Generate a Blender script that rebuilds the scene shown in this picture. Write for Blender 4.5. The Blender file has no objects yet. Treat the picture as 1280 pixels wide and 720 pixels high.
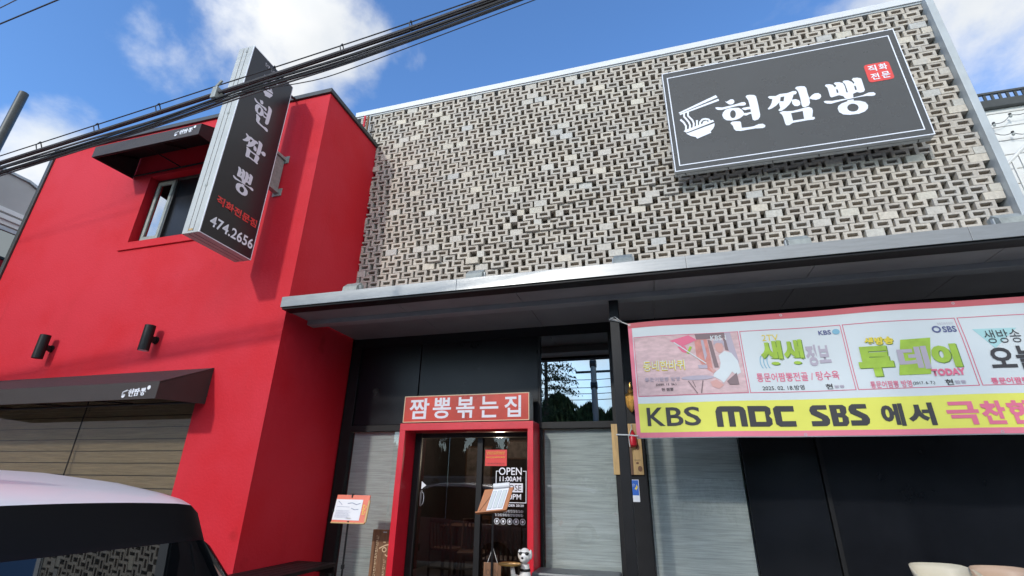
import bpy, bmesh, math, random
from mathutils import Vector, Matrix
random.seed(7)
C = bpy.context.scene.collection
R = math.radians
# ---------------------------------------------------------------- camera, sky, sun, exposure
scene = bpy.context.scene
EYE = Vector((0.0, -5.9, 1.6))
yaw, pitch, roll = R(-16.037), R(22.417), R(0.8635)
fwd = Vector((math.sin(yaw)*math.cos(pitch), math.cos(yaw)*math.cos(pitch), math.sin(pitch)))
rgt = Vector((math.cos(yaw), -math.sin(yaw), 0)); up = rgt.cross(fwd)
r2 = rgt*math.cos(roll)+up*math.sin(roll); u2 = -rgt*math.sin(roll)+up*math.cos(roll)
cd = bpy.data.cameras.new('camera'); cam = bpy.data.objects.new('camera', cd); C.objects.link(cam)
cd.sensor_width = 36.0; cd.lens = 36.0*599.67/1280; cd.clip_end = 2000; cd.clip_start = 0.02
cam.matrix_world = Matrix.Translation(EYE) @ Matrix((r2, u2, -fwd)).transposed().to_4x4()
scene.camera = cam

SUN = Vector((0.295, 1.0, -0.48)).normalized()
sl = bpy.data.lights.new('sun', 'SUN'); sl.energy = 0.66; sl.angle = R(2.5); sl.color = (1.0, 0.95, 0.88)
so = bpy.data.objects.new('sun', sl); C.objects.link(so); so.rotation_euler = SUN.to_track_quat('-Z', 'Y').to_euler()

world = bpy.data.worlds.new('World'); scene.world = world; world.use_nodes = True
nt = world.node_tree; N = nt.nodes; Lk = nt.links; N.clear()
def nn(t, **k):
    n = N.new(t)
    for a, b in k.items(): setattr(n, a, b)
    return n
def vmath(op, a=None, b=None):
    n = nn('ShaderNodeVectorMath', operation=op)
    for i, v in enumerate((a, b)):
        if v is None: continue
        if hasattr(v, 'links'): Lk.new(v, n.inputs[i])
        else: n.inputs[i].default_value = v
    return n
def fmath(op, a=None, b=None, c=None, clamp=False):
    n = nn('ShaderNodeMath', operation=op); n.use_clamp = clamp
    for i, v in enumerate((a, b, c)):
        if v is None: continue
        if hasattr(v, 'links'): Lk.new(v, n.inputs[i])
        else: n.inputs[i].default_value = v
    return n.outputs[0]
out = nn('ShaderNodeOutputWorld'); bg = nn('ShaderNodeBackground'); bg.inputs[1].default_value = 0.15
sky = nn('ShaderNodeTexSky', sky_type='NISHITA'); sky.sun_disc = False
sky.sun_elevation = R(24.7); sky.sun_rotation = math.atan2(-0.295, -1.0); sky.altitude = 0; sky.air_density = 1.0; sky.dust_density = 0.6; sky.ozone_density = 2.2
tc = nn('ShaderNodeTexCoord')
dirv = vmath('NORMALIZE', tc.outputs['Generated']).outputs[0]
mp = nn('ShaderNodeMapping'); Lk.new(dirv, mp.inputs[0]); mp.inputs['Scale'].default_value = (1.0, 1.0, 1.15); mp.inputs['Location'].default_value = (3.1, 0.7, 0.2)
n1 = nn('ShaderNodeTexNoise'); Lk.new(mp.outputs[0], n1.inputs['Vector']); n1.inputs['Scale'].default_value = 3.6; n1.inputs['Detail'].default_value = 9; n1.inputs['Roughness'].default_value = 0.56; n1.inputs['Distortion'].default_value = 0.15
n2 = nn('ShaderNodeTexNoise'); Lk.new(mp.outputs[0], n2.inputs['Vector']); n2.inputs['Scale'].default_value = 1.1; n2.inputs['Detail'].default_value = 3
dens = n1.outputs['Fac']
# cloud banks in view, then wide unseen ones added as fill light, each a soft bump in the cloud cover
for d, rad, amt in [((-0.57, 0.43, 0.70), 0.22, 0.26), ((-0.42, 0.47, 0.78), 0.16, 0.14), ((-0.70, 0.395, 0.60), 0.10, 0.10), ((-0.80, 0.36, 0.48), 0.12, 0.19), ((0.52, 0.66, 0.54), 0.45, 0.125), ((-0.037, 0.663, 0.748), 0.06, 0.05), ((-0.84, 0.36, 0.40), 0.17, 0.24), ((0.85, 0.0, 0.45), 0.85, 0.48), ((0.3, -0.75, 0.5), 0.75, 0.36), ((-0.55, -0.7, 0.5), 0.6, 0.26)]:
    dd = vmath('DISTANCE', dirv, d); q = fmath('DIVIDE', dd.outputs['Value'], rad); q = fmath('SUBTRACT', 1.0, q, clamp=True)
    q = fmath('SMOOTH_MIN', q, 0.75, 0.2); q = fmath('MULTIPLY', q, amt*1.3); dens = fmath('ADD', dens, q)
dens = fmath('MULTIPLY_ADD', n2.outputs['Fac'], 0.25, dens)
mr = nn('ShaderNodeMapRange', interpolation_type='SMOOTHSTEP'); Lk.new(dens, mr.inputs[0]); mr.inputs[1].default_value = 0.73; mr.inputs[2].default_value = 0.96
skyt = vmath('MULTIPLY', sky.outputs[0], (0.415, 0.575, 0.75)).outputs[0]     # a washed, bright autumn blue
mix = nn('ShaderNodeMix', data_type='RGBA'); Lk.new(mr.outputs[0], mix.inputs[0]); Lk.new(skyt, mix.inputs[6])
n3 = nn('ShaderNodeTexNoise'); Lk.new(mp.outputs[0], n3.inputs['Vector']); n3.inputs['Scale'].default_value = 5.0; n3.inputs['Detail'].default_value = 5
cr = nn('ShaderNodeMapRange'); Lk.new(n3.outputs['Fac'], cr.inputs[0]); cr.inputs[1].default_value = 0.3; cr.inputs[2].default_value = 0.7
cm = nn('ShaderNodeMix', data_type='RGBA'); Lk.new(cr.outputs[0], cm.inputs[0]); cm.inputs[6].default_value = (1.75, 1.9, 2.08, 1); cm.inputs[7].default_value = (2.5, 2.5, 2.48, 1)
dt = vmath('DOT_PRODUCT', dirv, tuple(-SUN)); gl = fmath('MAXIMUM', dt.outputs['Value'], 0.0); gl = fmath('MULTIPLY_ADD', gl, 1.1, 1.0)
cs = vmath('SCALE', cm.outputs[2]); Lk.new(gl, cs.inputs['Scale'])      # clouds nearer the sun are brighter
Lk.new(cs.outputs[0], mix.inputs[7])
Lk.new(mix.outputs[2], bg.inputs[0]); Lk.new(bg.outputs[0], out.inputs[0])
scene.view_settings.view_transform = 'Standard'; scene.view_settings.look = 'None'
scene.view_settings.gamma = 1.0; scene.view_settings.use_curve_mapping = False; scene.view_settings.exposure = 1.46

# ---------------------------------------------------------------- materials
def mat(name, col, rough=0.6, metal=0.0, noise=0.0, nscale=8.0, bump=0.0, bscale=60.0, stretch=(1, 1, 1), spec=0.5, coat=0.0, attr=None, emit=None, estr=0.0, dark=None, trans=0.0):
    m = bpy.data.materials.new(name); m.use_nodes = True
    n = m.node_tree.nodes; l = m.node_tree.links; b = n['Principled BSDF']
    b.inputs['Base Color'].default_value = (*col, 1); b.inputs['Roughness'].default_value = rough; b.inputs['Metallic'].default_value = metal
    b.inputs['Specular IOR Level'].default_value = spec; b.inputs['Coat Weight'].default_value = coat
    if coat: b.inputs['Coat Roughness'].default_value = 0.05
    if trans: b.inputs['Transmission Weight'].default_value = trans
    if emit: b.inputs['Emission Color'].default_value = (*emit, 1); b.inputs['Emission Strength'].default_value = estr
    tcn = n.new('ShaderNodeTexCoord'); mpn = n.new('ShaderNodeMapping'); mpn.inputs['Scale'].default_value = stretch
    geo = n.new('ShaderNodeNewGeometry'); l.new(geo.outputs['Position'], mpn.inputs[0])
    src = None
    if attr:
        at = n.new('ShaderNodeAttribute'); at.attribute_name = attr; src = at.outputs['Color']
    if noise or dark:
        t = n.new('ShaderNodeTexNoise'); t.inputs['Scale'].default_value = nscale; t.inputs['Detail'].default_value = 6; t.inputs['Roughness'].default_value = 0.6
        l.new(mpn.outputs[0], t.inputs['Vector'])
        r = n.new('ShaderNodeMapRange'); r.inputs[1].default_value = 0.3; r.inputs[2].default_value = 0.7
        l.new(t.outputs['Fac'], r.inputs[0])
        mx = n.new('ShaderNodeMix'); mx.data_type = 'RGBA'; l.new(r.outputs[0], mx.inputs[0])
        if attr:
            r.inputs[3].default_value = 1-noise; r.inputs[4].default_value = 1+noise
            mu = n.new('ShaderNodeVectorMath'); mu.operation = 'SCALE'; l.new(src, mu.inputs[0]); l.new(r.outputs[0], mu.inputs['Scale']); l.new(mu.outputs[0], b.inputs['Base Color'])
        else:
            d = dark or tuple(c*(1-noise) for c in col); lt = tuple(min(1, c*(1+noise)) for c in col) if not dark else col
            mx.inputs[6].default_value = (*d, 1); mx.inputs[7].default_value = (*lt, 1); l.new(mx.outputs[2], b.inputs['Base Color'])
        rr = n.new('ShaderNodeMapRange'); rr.inputs[3].default_value = max(0, rough-0.08); rr.inputs[4].default_value = min(1, rough+0.08); l.new(t.outputs['Fac'], rr.inputs[0]); l.new(rr.outputs[0], b.inputs['Roughness'])
    elif attr: l.new(src, b.inputs['Base Color'])
    if bump:
        t2 = n.new('ShaderNodeTexNoise'); t2.inputs['Scale'].default_value = bscale; t2.inputs['Detail'].default_value = 5; l.new(mpn.outputs[0], t2.inputs['Vector'])
        bp = n.new('ShaderNodeBump'); bp.inputs['Strength'].default_value = bump; bp.inputs['Distance'].default_value = 0.01
        l.new(t2.outputs['Fac'], bp.inputs['Height']); l.new(bp.outputs[0], b.inputs['Normal'])
    return m
def glass(name, tint=(1, 1, 1), refl=0.08, rough=0.0, rtint=(1, 1, 1)):
    m = bpy.data.materials.new(name); m.use_nodes = True; n = m.node_tree.nodes; l = m.node_tree.links; n.clear()
    o = n.new('ShaderNodeOutputMaterial'); t = n.new('ShaderNodeBsdfTransparent'); t.inputs[0].default_value = (*tint, 1)
    g = n.new('ShaderNodeBsdfGlossy'); g.inputs['Roughness'].default_value = rough; g.inputs[0].default_value = (*rtint, 1)
    f = n.new('ShaderNodeLayerWeight'); f.inputs[0].default_value = 0.5
    pw = n.new('ShaderNodeMath'); pw.operation = 'POWER'; pw.inputs[1].default_value = 4.0; l.new(f.outputs['Facing'], pw.inputs[0])
    r = n.new('ShaderNodeMapRange'); r.inputs[3].default_value = refl; r.inputs[4].default_value = 0.95; l.new(pw.outputs[0], r.inputs[0])
    x = n.new('ShaderNodeMixShader'); l.new(r.outputs[0], x.inputs[0]); l.new(t.outputs[0], x.inputs[1]); l.new(g.outputs[0], x.inputs[2]); l.new(x.outputs[0], o.inputs[0])
    return m
M = {}
def red_plaster():
    m = mat('red_plaster', (0.66, 0.012, 0.03), 0.7, spec=0.4, bump=0.30, bscale=38)
    n = m.node_tree.nodes; l = m.node_tree.links; b = n['Principled BSDF']
    geo = n.new('ShaderNodeNewGeometry')
    def noise(sc, det, rgh, st=(1, 1, 1)):
        mp = n.new('ShaderNodeMapping'); mp.inputs['Scale'].default_value = st; l.new(geo.outputs['Position'], mp.inputs[0])
        t = n.new('ShaderNodeTexNoise'); t.inputs['Scale'].default_value = sc; t.inputs['Detail'].default_value = det; t.inputs['Roughness'].default_value = rgh; l.new(mp.outputs[0], t.inputs['Vector']); return t.outputs['Fac']
    def rng(v, a, c, lo=0.0, hi=1.0):
        r = n.new('ShaderNodeMapRange'); r.interpolation_type = 'SMOOTHSTEP'; r.inputs[1].default_value = a; r.inputs[2].default_value = c; r.inputs[3].default_value = lo; r.inputs[4].default_value = hi; l.new(v, r.inputs[0]); return r.outputs[0]
    def mx(f, a, c):
        x = n.new('ShaderNodeMix'); x.data_type = 'RGBA'; l.new(f, x.inputs[0])
        for i, v in ((6, a), (7, c)):
            if hasattr(v, 'links'): l.new(v, x.inputs[i])
            else: x.inputs[i].default_value = (*v, 1)
        return x.outputs[2]
    base = mx(rng(noise(0.55, 6, 0.6), 0.38, 0.62), (0.57, 0.003, 0.013), (0.59, 0.015, 0.032))      # faded and fresh areas
    base = mx(rng(noise(2.2, 6, 0.6, (1, 1, 0.45)), 0.54, 0.74, 0, 0.55), base, (0.54, 0.012, 0.024))              # roller marks
    base = mx(rng(noise(1.5, 3, 0.5), 0.67, 0.73, 0, 0.7), base, (0.40, 0.002, 0.008))                # touched-up patches
    base = mx(rng(noise(14, 8, 0.7), 0.55, 0.8, 0, 0.3), base, (0.48, 0.006, 0.014))
    base = mx(rng(noise(1.0, 5, 0.6, (5, 5, 0.35)), 0.58, 0.78, 0, 0.35), base, (0.46, 0.010, 0.020))                # faint rain streaks
    l.new(base, b.inputs['Base Color'])
    return m
M['red'] = red_plaster()
M['red_paint'] = mat('red_painted_metal', (0.62, 0.012, 0.03), 0.35, noise=0.10, nscale=3, spec=0.5)
M['coping'] = mat('dark_metal_coping', (0.05, 0.055, 0.055), 0.45, 0.3, noise=0.2, nscale=6)
M['concrete'] = mat('cement_brick', (0.4, 0.38, 0.34), 0.9, noise=0.16, nscale=30, bump=0.35, bscale=160, attr='tone')
M['backing'] = mat('brown_backing_wall', (0.15, 0.125, 0.095), 0.9, noise=0.25, nscale=5)
M['white_metal'] = mat('white_metal_cap', (0.62, 0.63, 0.64), 0.4, 0.1, noise=0.05, nscale=3)
M['grey_metal'] = mat('pale_grey_painted_metal', (0.42, 0.45, 0.46), 0.45, 0.2, noise=0.1, nscale=4)
M['steel'] = mat('brushed_steel', (0.25, 0.255, 0.255), 0.36, 0.75, noise=0.10, nscale=5, bump=0.03, bscale=30, stretch=(1, 8, 8))
M['black'] = mat('black_painted_panel', (0.007, 0.008, 0.011), 0.30, noise=0.25, nscale=3, spec=0.25)
M['black_matt'] = mat('matt_black_metal', (0.009, 0.009, 0.010), 0.5, noise=0.2, nscale=8, spec=0.3)
M['black_gloss'] = mat('black_gloss_panel', (0.007, 0.008, 0.010), 0.16, noise=0.15, nscale=1.5, spec=0.4)
M['soffit'] = mat('dark_grey_soffit', (0.24, 0.236, 0.238), 0.5, noise=0.12, nscale=2.5)
M['beam'] = mat('grey_beam_paint', (0.27, 0.275, 0.28), 0.42, noise=0.12, nscale=3)
M['awning'] = mat('brown_awning_canvas', (0.034, 0.025, 0.024), 0.62, noise=0.12, nscale=14, bump=0.25, bscale=300)
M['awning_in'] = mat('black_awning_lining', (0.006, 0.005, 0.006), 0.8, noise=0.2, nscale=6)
M['sign_frame'] = mat('aluminium_sign_frame', (0.44, 0.455, 0.44), 0.5, 0.1, noise=0.08, nscale=5)
M['sign_dark'] = mat('charcoal_sign_sheet', (0.040, 0.043, 0.046), 0.28, noise=0.06, nscale=2, spec=0.55)
M['sign_dark2'] = mat('charcoal_sign_sheet_side', (0.018, 0.018, 0.021), 0.3, noise=0.1, nscale=2)
M['seam'] = mat('dark_seam', (0.06, 0.055, 0.05), 0.6, noise=0.1)
M['print_white'] = mat('white_sign_lettering', (0.80, 0.82, 0.88), 0.4, noise=0.02, nscale=5)
M['print_lilac'] = mat('pale_sign_lettering', (0.72, 0.70, 0.77), 0.4, noise=0.02, nscale=5)
M['print_red'] = mat('red_sign_print', (0.72, 0.05, 0.045), 0.4, noise=0.05, nscale=5)
M['sign_red'] = mat('red_lightbox_sheet', (0.55, 0.045, 0.022), 0.30, noise=0.25, nscale=2.2, spec=0.35)
M['gold_line'] = mat('pale_gold_edge', (0.72, 0.55, 0.35), 0.4, noise=0.05)
M['glass'] = glass('clear_window_glass', (0.93, 0.95, 0.95), 0.045)
M['shop_glass'] = glass('reflective_shop_glass', (0.88, 0.9, 0.9), 0.09)
M['door_glass'] = glass('dark_door_glass', (0.50, 0.50, 0.53), 0.03)
M['film'] = glass('mirror_film_glass', (0.03, 0.035, 0.04), 0.36, rtint=(0.82, 0.90, 0.92))
M['window_glass'] = glass('house_window_glass', (0.30, 0.31, 0.32), 0.42, rtint=(1, 0.96, 0.9))
M['fabric_blind'] = None
def blind():
    m = mat('grey_striped_blind_fabric', (0.46, 0.48, 0.465), 0.85, noise=0.22, nscale=1.0, stretch=(3.0, 3.0, 75.0), bump=0.25, bscale=2)
    n = m.node_tree.nodes
    for x in n:
        if x.type == 'TEX_NOISE': x.inputs['Detail'].default_value = 3
    return m
M['fabric_blind'] = blind()
M['wood_slat'] = mat('brown_wooden_slat', (0.34, 0.235, 0.125), 0.6, noise=0.28, nscale=3, stretch=(1, 4, 22))
M['wood'] = mat('warm_brown_wood', (0.20, 0.095, 0.045), 0.55, noise=0.35, nscale=4, stretch=(9, 9, 1.2))
M['dark_wood'] = mat('dark_chair_wood', (0.13, 0.065, 0.035), 0.45, noise=0.3, nscale=5, stretch=(6, 6, 1))
M['pale_wood'] = mat('pale_plywood', (0.55, 0.36, 0.15), 0.55, noise=0.2, nscale=5, stretch=(7, 7, 1))
M['gold'] = mat('brass', (0.65, 0.40, 0.12), 0.3, 0.9, noise=0.1)
M['cream'] = mat('cream_plastic', (0.66, 0.60, 0.46), 0.4, noise=0.05, nscale=4)
M['peach'] = mat('peach_plastic', (0.68, 0.47, 0.33), 0.4, noise=0.05, nscale=4)
M['car_white'] = mat('white_car_paint', (0.80, 0.81, 0.83), 0.30, coat=0.2, spec=0.3)
M['car_black'] = mat('glossy_black_car_trim', (0.004, 0.004, 0.005), 0.10, noise=0.1, nscale=5, coat=0.3)
M['car_trim'] = mat('satin_black_spoiler', (0.004, 0.004, 0.005), 0.5, noise=0.1, nscale=5, spec=0.15)
M['car_glass'] = mat('tinted_car_glass', (0.003, 0.004, 0.005), 0.015, spec=0.9)
M['tyre'] = mat('tyre_rubber', (0.02, 0.02, 0.02), 0.85, noise=0.2)
M['asphalt'] = mat('asphalt', (0.28, 0.27, 0.255), 0.9, noise=0.25, nscale=20, bump=0.4, bscale=120)
M['paving'] = mat('grey_paving', (0.36, 0.345, 0.32), 0.85, noise=0.15, nscale=4, bump=0.2, bscale=60)
M['deck'] = mat('terrace_floor', (0.20, 0.19, 0.18), 0.7, noise=0.15, nscale=3)
M['cable'] = mat('black_cable_sheath', (0.014, 0.013, 0.015), 0.5, noise=0.3, nscale=5)
M['cable_grey'] = mat('weathered_cable', (0.075, 0.07, 0.075), 0.55, noise=0.3, nscale=5)
M['render_grey'] = mat('grey_rendered_wall', (0.44, 0.425, 0.40), 0.85, noise=0.10, nscale=0.9)
M['siding'] = mat('white_siding', (0.72, 0.71, 0.67), 0.7, noise=0.06, nscale=4)
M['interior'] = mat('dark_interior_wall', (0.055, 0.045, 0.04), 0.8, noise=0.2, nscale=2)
M['picture'] = mat('faded_picture_print', (0.24, 0.20, 0.17), 0.6, noise=0.5, nscale=7)
M['paper'] = mat('white_paper', (0.80, 0.82, 0.86), 0.7, noise=0.03)
M['paper_grey'] = mat('grey_menu_print', (0.30, 0.34, 0.46), 0.7, noise=0.3, nscale=40)
M['orange_board'] = mat('tan_leather_binder', (0.46, 0.17, 0.06), 0.5, noise=0.12)
M['coral'] = mat('orange_menu_board', (0.75, 0.16, 0.09), 0.4, noise=0.1)
M['yellow'] = mat('yellow_print', (0.80, 0.62, 0.06), 0.5, noise=0.03)
M['blue'] = mat('blue_print', (0.02, 0.13, 0.55), 0.5, noise=0.05)
M['black_print'] = mat('black_print', (0.02, 0.02, 0.022), 0.5, noise=0.05)
M['statue'] = mat('white_glazed_resin', (0.75, 0.74, 0.72), 0.3, noise=0.04)
M['bulb'] = mat('warm_lamp_bulb', (1, 0.8, 0.5), 0.3, emit=(1, 0.72, 0.38), estr=2.5)
M['bulb_white'] = mat('white_lamp_bulb', (1, 1, 1), 0.3, emit=(1, 0.95, 0.85), estr=6)
M['amber'] = mat('amber_lantern_glass', (0.75, 0.40, 0.09), 0.2, noise=0.2, nscale=30)
M['leaf'] = mat('dark_conifer_foliage', (0.035, 0.06, 0.022), 0.85, noise=0.5, nscale=3)
M['leaf2'] = mat('green_foliage', (0.07, 0.10, 0.03), 0.8, noise=0.5, nscale=3)
M['bark'] = mat('bark', (0.10, 0.075, 0.055), 0.9, noise=0.3)
M['cushion'] = mat('grey_vinyl_cushion', (0.10, 0.11, 0.12), 0.4, noise=0.12)
M['flood'] = mat('weathered_grey_casting', (0.30, 0.32, 0.30), 0.55, 0.2, noise=0.2, nscale=20)
M['string'] = mat('white_cord', (0.6, 0.6, 0.58), 0.7)
M['b_white'] = mat('banner_white_fabric', (0.60, 0.66, 0.68), 0.7, noise=0.03, nscale=2)
M['b_pink'] = mat('banner_pink_edge', (0.72, 0.20, 0.27), 0.7, noise=0.05, nscale=4)
M['b_rose'] = mat('banner_rose_edge', (0.52, 0.12, 0.14), 0.7, noise=0.05, nscale=4)
M['b_yellow'] = mat('banner_yellow_band', (0.72, 0.72, 0.12), 0.7, noise=0.04, nscale=2)
M['b_line'] = mat('banner_red_line', (0.62, 0.12, 0.20), 0.7)
M['b_black'] = mat('banner_black_print', (0.045, 0.045, 0.05), 0.7)
M['b_navy'] = mat('banner_navy_print', (0.10, 0.12, 0.26), 0.7)
M['b_green'] = mat('banner_lime_print', (0.33, 0.50, 0.06), 0.7, noise=0.15, nscale=8)
M['b_green2'] = mat('banner_green_shadow_print', (0.12, 0.22, 0.05), 0.7)
M['b_lilac'] = mat('banner_lilac_print', (0.42, 0.38, 0.45), 0.7)
M['b_gold'] = mat('banner_gold_print', (0.72, 0.58, 0.06), 0.7)
M['b_rosetext'] = mat('banner_pink_print', (0.70, 0.16, 0.26), 0.7)
M['b_sky'] = mat('banner_blue_print', (0.20, 0.42, 0.55), 0.7)
M['b_teal'] = mat('banner_teal_tint', (0.36, 0.60, 0.62), 0.7)
M['b_photo'] = mat('banner_photo_backdrop', (0.60, 0.43, 0.44), 0.7, noise=0.16, nscale=12, stretch=(1, 1, 2.5))
M['b_brick'] = mat('banner_photo_red', (0.56, 0.24, 0.21), 0.7, noise=0.2, nscale=14)
M['b_skin'] = mat('banner_photo_skin', (0.60, 0.34, 0.31), 0.7)
M['b_dark'] = mat('banner_photo_dark', (0.22, 0.16, 0.17), 0.7)

# ---------------------------------------------------------------- helpers
def link(name, me, m=None, parent=None, kind=None):
    o = bpy.data.objects.new(name, me); C.objects.link(o)
    if m is not None and me is not None and not me.materials: me.materials.append(m)
    if parent is not None: o.parent = parent
    if kind: o['kind'] = kind
    return o
def thing(name, label, cat, loc=(0, 0, 0), rz=0.0, group=None):
    o = bpy.data.objects.new(name, None); C.objects.link(o); o.location = loc; o.rotation_euler = (0, 0, rz); o.empty_display_size = 0.1
    o['label'] = label; o['category'] = cat
    if group: o['group'] = group
    return o
def tag(o, label, cat, group=None):
    o['label'] = label; o['category'] = cat
    if group: o['group'] = group
    return o
class MB:
    def __init__(s): s.v = []; s.f = []; s.sm = False
    def box(s, x0, x1, y0, y1, z0, z1):
        i = len(s.v)
        s.v += [(x0, y0, z0), (x1, y0, z0), (x1, y1, z0), (x0, y1, z0), (x0, y0, z1), (x1, y0, z1), (x1, y1, z1), (x0, y1, z1)]
        s.f += [tuple(i+k for k in q) for q in ((0, 3, 2, 1), (4, 5, 6, 7), (0, 1, 5, 4), (1, 2, 6, 5), (2, 3, 7, 6), (3, 0, 4, 7))]
        return s
    def prism(s, pts, axis, a, b):          # pts 2D outline; axis 'x': (y,z), 'y': (x,z), 'z': (x,y)
        def P(p, t): return {'x': (t, p[0], p[1]), 'y': (p[0], t, p[1]), 'z': (p[0], p[1], t)}[axis]
        i = len(s.v); n = len(pts)
        s.v += [P(p, a) for p in pts]+[P(p, b) for p in pts]
        s.f += [tuple(range(i, i+n)), tuple(range(i+2*n-1, i+n-1, -1))]+[(i+k, i+(k+1) % n, i+n+(k+1) % n, i+n+k) for k in range(n)]
        return s
    def tube(s, pts, r, n=8, caps=True):
        pts = [Vector(p) for p in pts]; rs = r if isinstance(r, (list, tuple)) else [r]*len(pts); i0 = len(s.v)
        for k, p in enumerate(pts):
            t = (pts[min(k+1, len(pts)-1)]-pts[max(k-1, 0)]).normalized()
            a = t.cross(Vector((0, 0, 1)) if abs(t.z) < 0.9 else Vector((0, 1, 0))).normalized(); b = t.cross(a)
            for j in range(n):
                w = 2*math.pi*j/n; s.v.append(tuple(p+(a*math.cos(w)+b*math.sin(w))*rs[k]))
        for k in range(len(pts)-1):
            for j in range(n):
                a = i0+k*n+j; b = i0+k*n+(j+1) % n; s.f.append((a, b, b+n, a+n))
        if caps:
            s.f.append(tuple(i0+j for j in range(n))); s.f.append(tuple(i0+(len(pts)-1)*n+j for j in reversed(range(n))))
        return s
    def lathe(s, prof, c=(0, 0, 0), n=16):
        i0 = len(s.v)
        for r, z in prof:
            for j in range(n):
                w = 2*math.pi*j/n; s.v.append((c[0]+r*math.cos(w), c[1]+r*math.sin(w), c[2]+z))
        for k in range(len(prof)-1):
            for j in range(n):
                a = i0+k*n+j; b = i0+k*n+(j+1) % n; s.f.append((a, b, b+n, a+n))
        s.f.append(tuple(i0+j for j in range(n))); s.f.append(tuple(i0+(len(prof)-1)*n+j for j in reversed(range(n))))
        return s
    def ball(s, c, rx, ry, rz, n=12, m=8):
        prof = [(math.sin(math.pi*k/m), -math.cos(math.pi*k/m)) for k in range(m+1)]
        i0 = len(s.v)
        for r, z in prof:
            for j in range(n):
                w = 2*math.pi*j/n; s.v.append((c[0]+rx*max(r, 0.001)*math.cos(w), c[1]+ry*max(r, 0.001)*math.sin(w), c[2]+rz*z))
        for k in range(m):
            for j in range(n):
                a = i0+k*n+j; b = i0+k*n+(j+1) % n; s.f.append((a, b, b+n, a+n))
        return s
    def mesh(s, name, m=None, bevel=0.0, smooth=False):
        me = bpy.data.meshes.new(name); me.from_pydata(s.v, [], s.f)
        bm = bmesh.new(); bm.from_mesh(me); bmesh.ops.recalc_face_normals(bm, faces=bm.faces)
        if bevel: bmesh.ops.bevel(bm, geom=[e for e in bm.edges if e.calc_face_angle(0) > 0.6], offset=bevel, segments=2, affect='EDGES', profile=0.6)
        bm.to_mesh(me); bm.free()
        if smooth:
            for p in me.polygons: p.use_smooth = True
            try: me.set_sharp_from_angle(angle=R(40))
            except Exception: pass
        if m: me.materials.append(m)
        return me
    def build(s, name, m, parent=None, bevel=0.0, smooth=False, kind=None):
        return link(name, s.mesh(name, m, bevel, smooth), None, parent, kind)
def part(name, m, parent, x0, x1, y0, y1, z0, z1, bevel=0.004, kind=None):
    return MB().box(x0, x1, y0, y1, z0, z1).build(name, m, parent, bevel, kind=kind)

# flat print: polygons in a (u, w) plane placed by a mapping function
def flat(name, polys, place, m, parent, dy=0.0):
    """polys: list of (outline, holes); every polygon is filled and sits a hair proud of the one before it"""
    bm = bmesh.new()
    for k, (o, hs) in enumerate(polys):
        es = []
        for ring in [o]+list(hs):
            vs = [bm.verts.new((p[0], p[1], 0)) for p in ring]
            es += [bm.edges.new((vs[i], vs[(i+1) % len(vs)])) for i in range(len(vs))]
        g = bmesh.ops.triangle_fill(bm, use_beauty=True, use_dissolve=False, edges=es)
        for v in {v for e in es for v in e.verts}: v.co.z = -0.00025*k
    me = bpy.data.meshes.new(name)
    bm.to_mesh(me); bm.free()
    for v in me.vertices: v.co = Vector(place(v.co.x, v.co.y, v.co.z-dy))
    return link(name, me, m, parent)
def text_polys(s, bold=0.0, extrude=0.0):
    c = bpy.data.curves.new('text', 'FONT'); c.body = s; c.size = 1.0; c.offset = bold; c.resolution_u = 3; c.space_character = 1.0+bold*1.2
    o = bpy.data.objects.new('text', c); C.objects.link(o)
    dg = bpy.context.evaluated_depsgraph_get(); me = bpy.data.meshes.new_from_object(o.evaluated_get(dg))
    bpy.data.objects.remove(o); bpy.data.curves.remove(c)
    return me
def text(s, u0, u1, w0, w1, place, m, parent, bold=0.0, dy=0.004, name='lettering', shear=0.0):
    me = text_polys(s, bold); me.name = name; me.materials.clear(); me.materials.append(m)
    xs = [v.co.x for v in me.vertices]; ys = [v.co.y for v in me.vertices]
    ax, bx, ay, by = min(xs), max(xs), min(ys), max(ys)
    for v in me.vertices:
        u = (v.co.x-ax)/(bx-ax); w = (v.co.y-ay)/(by-ay)
        v.co = Vector(place(u0+(u1-u0)*u+shear*w*(w1-w0), w0+(w1-w0)*w, -dy))
    o = bpy.data.objects.new(name, me); C.objects.link(o); o.parent = parent; return o
def rect(u0, u1, w0, w1): return ([(u0, w0), (u1, w0), (u1, w1), (u0, w1)], [])
def ring(cx, cy, rx, ry, t, n=24, sx=0.0):
    return ([(cx+rx*math.cos(2*math.pi*i/n), cy+ry*math.sin(2*math.pi*i/n)) for i in range(n)], [[(cx+sx+(rx-t)*math.cos(2*math.pi*i/n), cy+(ry-t)*math.sin(2*math.pi*i/n)) for i in range(n)]])
def disc(cx, cy, rx, ry, n=20): return ([(cx+rx*math.cos(2*math.pi*i/n), cy+ry*math.sin(2*math.pi*i/n)) for i in range(n)], [])
def stroke(pts, w):
    L, Q = [], []
    for i, p in enumerate(pts):
        a = pts[max(0, i-1)]; b = pts[min(len(pts)-1, i+1)]; dx, dy = b[0]-a[0], b[1]-a[1]; l = math.hypot(dx, dy) or 1
        L.append((p[0]-dy/l*w/2, p[1]+dx/l*w/2)); Q.append((p[0]+dy/l*w/2, p[1]-dx/l*w/2))
    return (L+Q[::-1], [])
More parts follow.
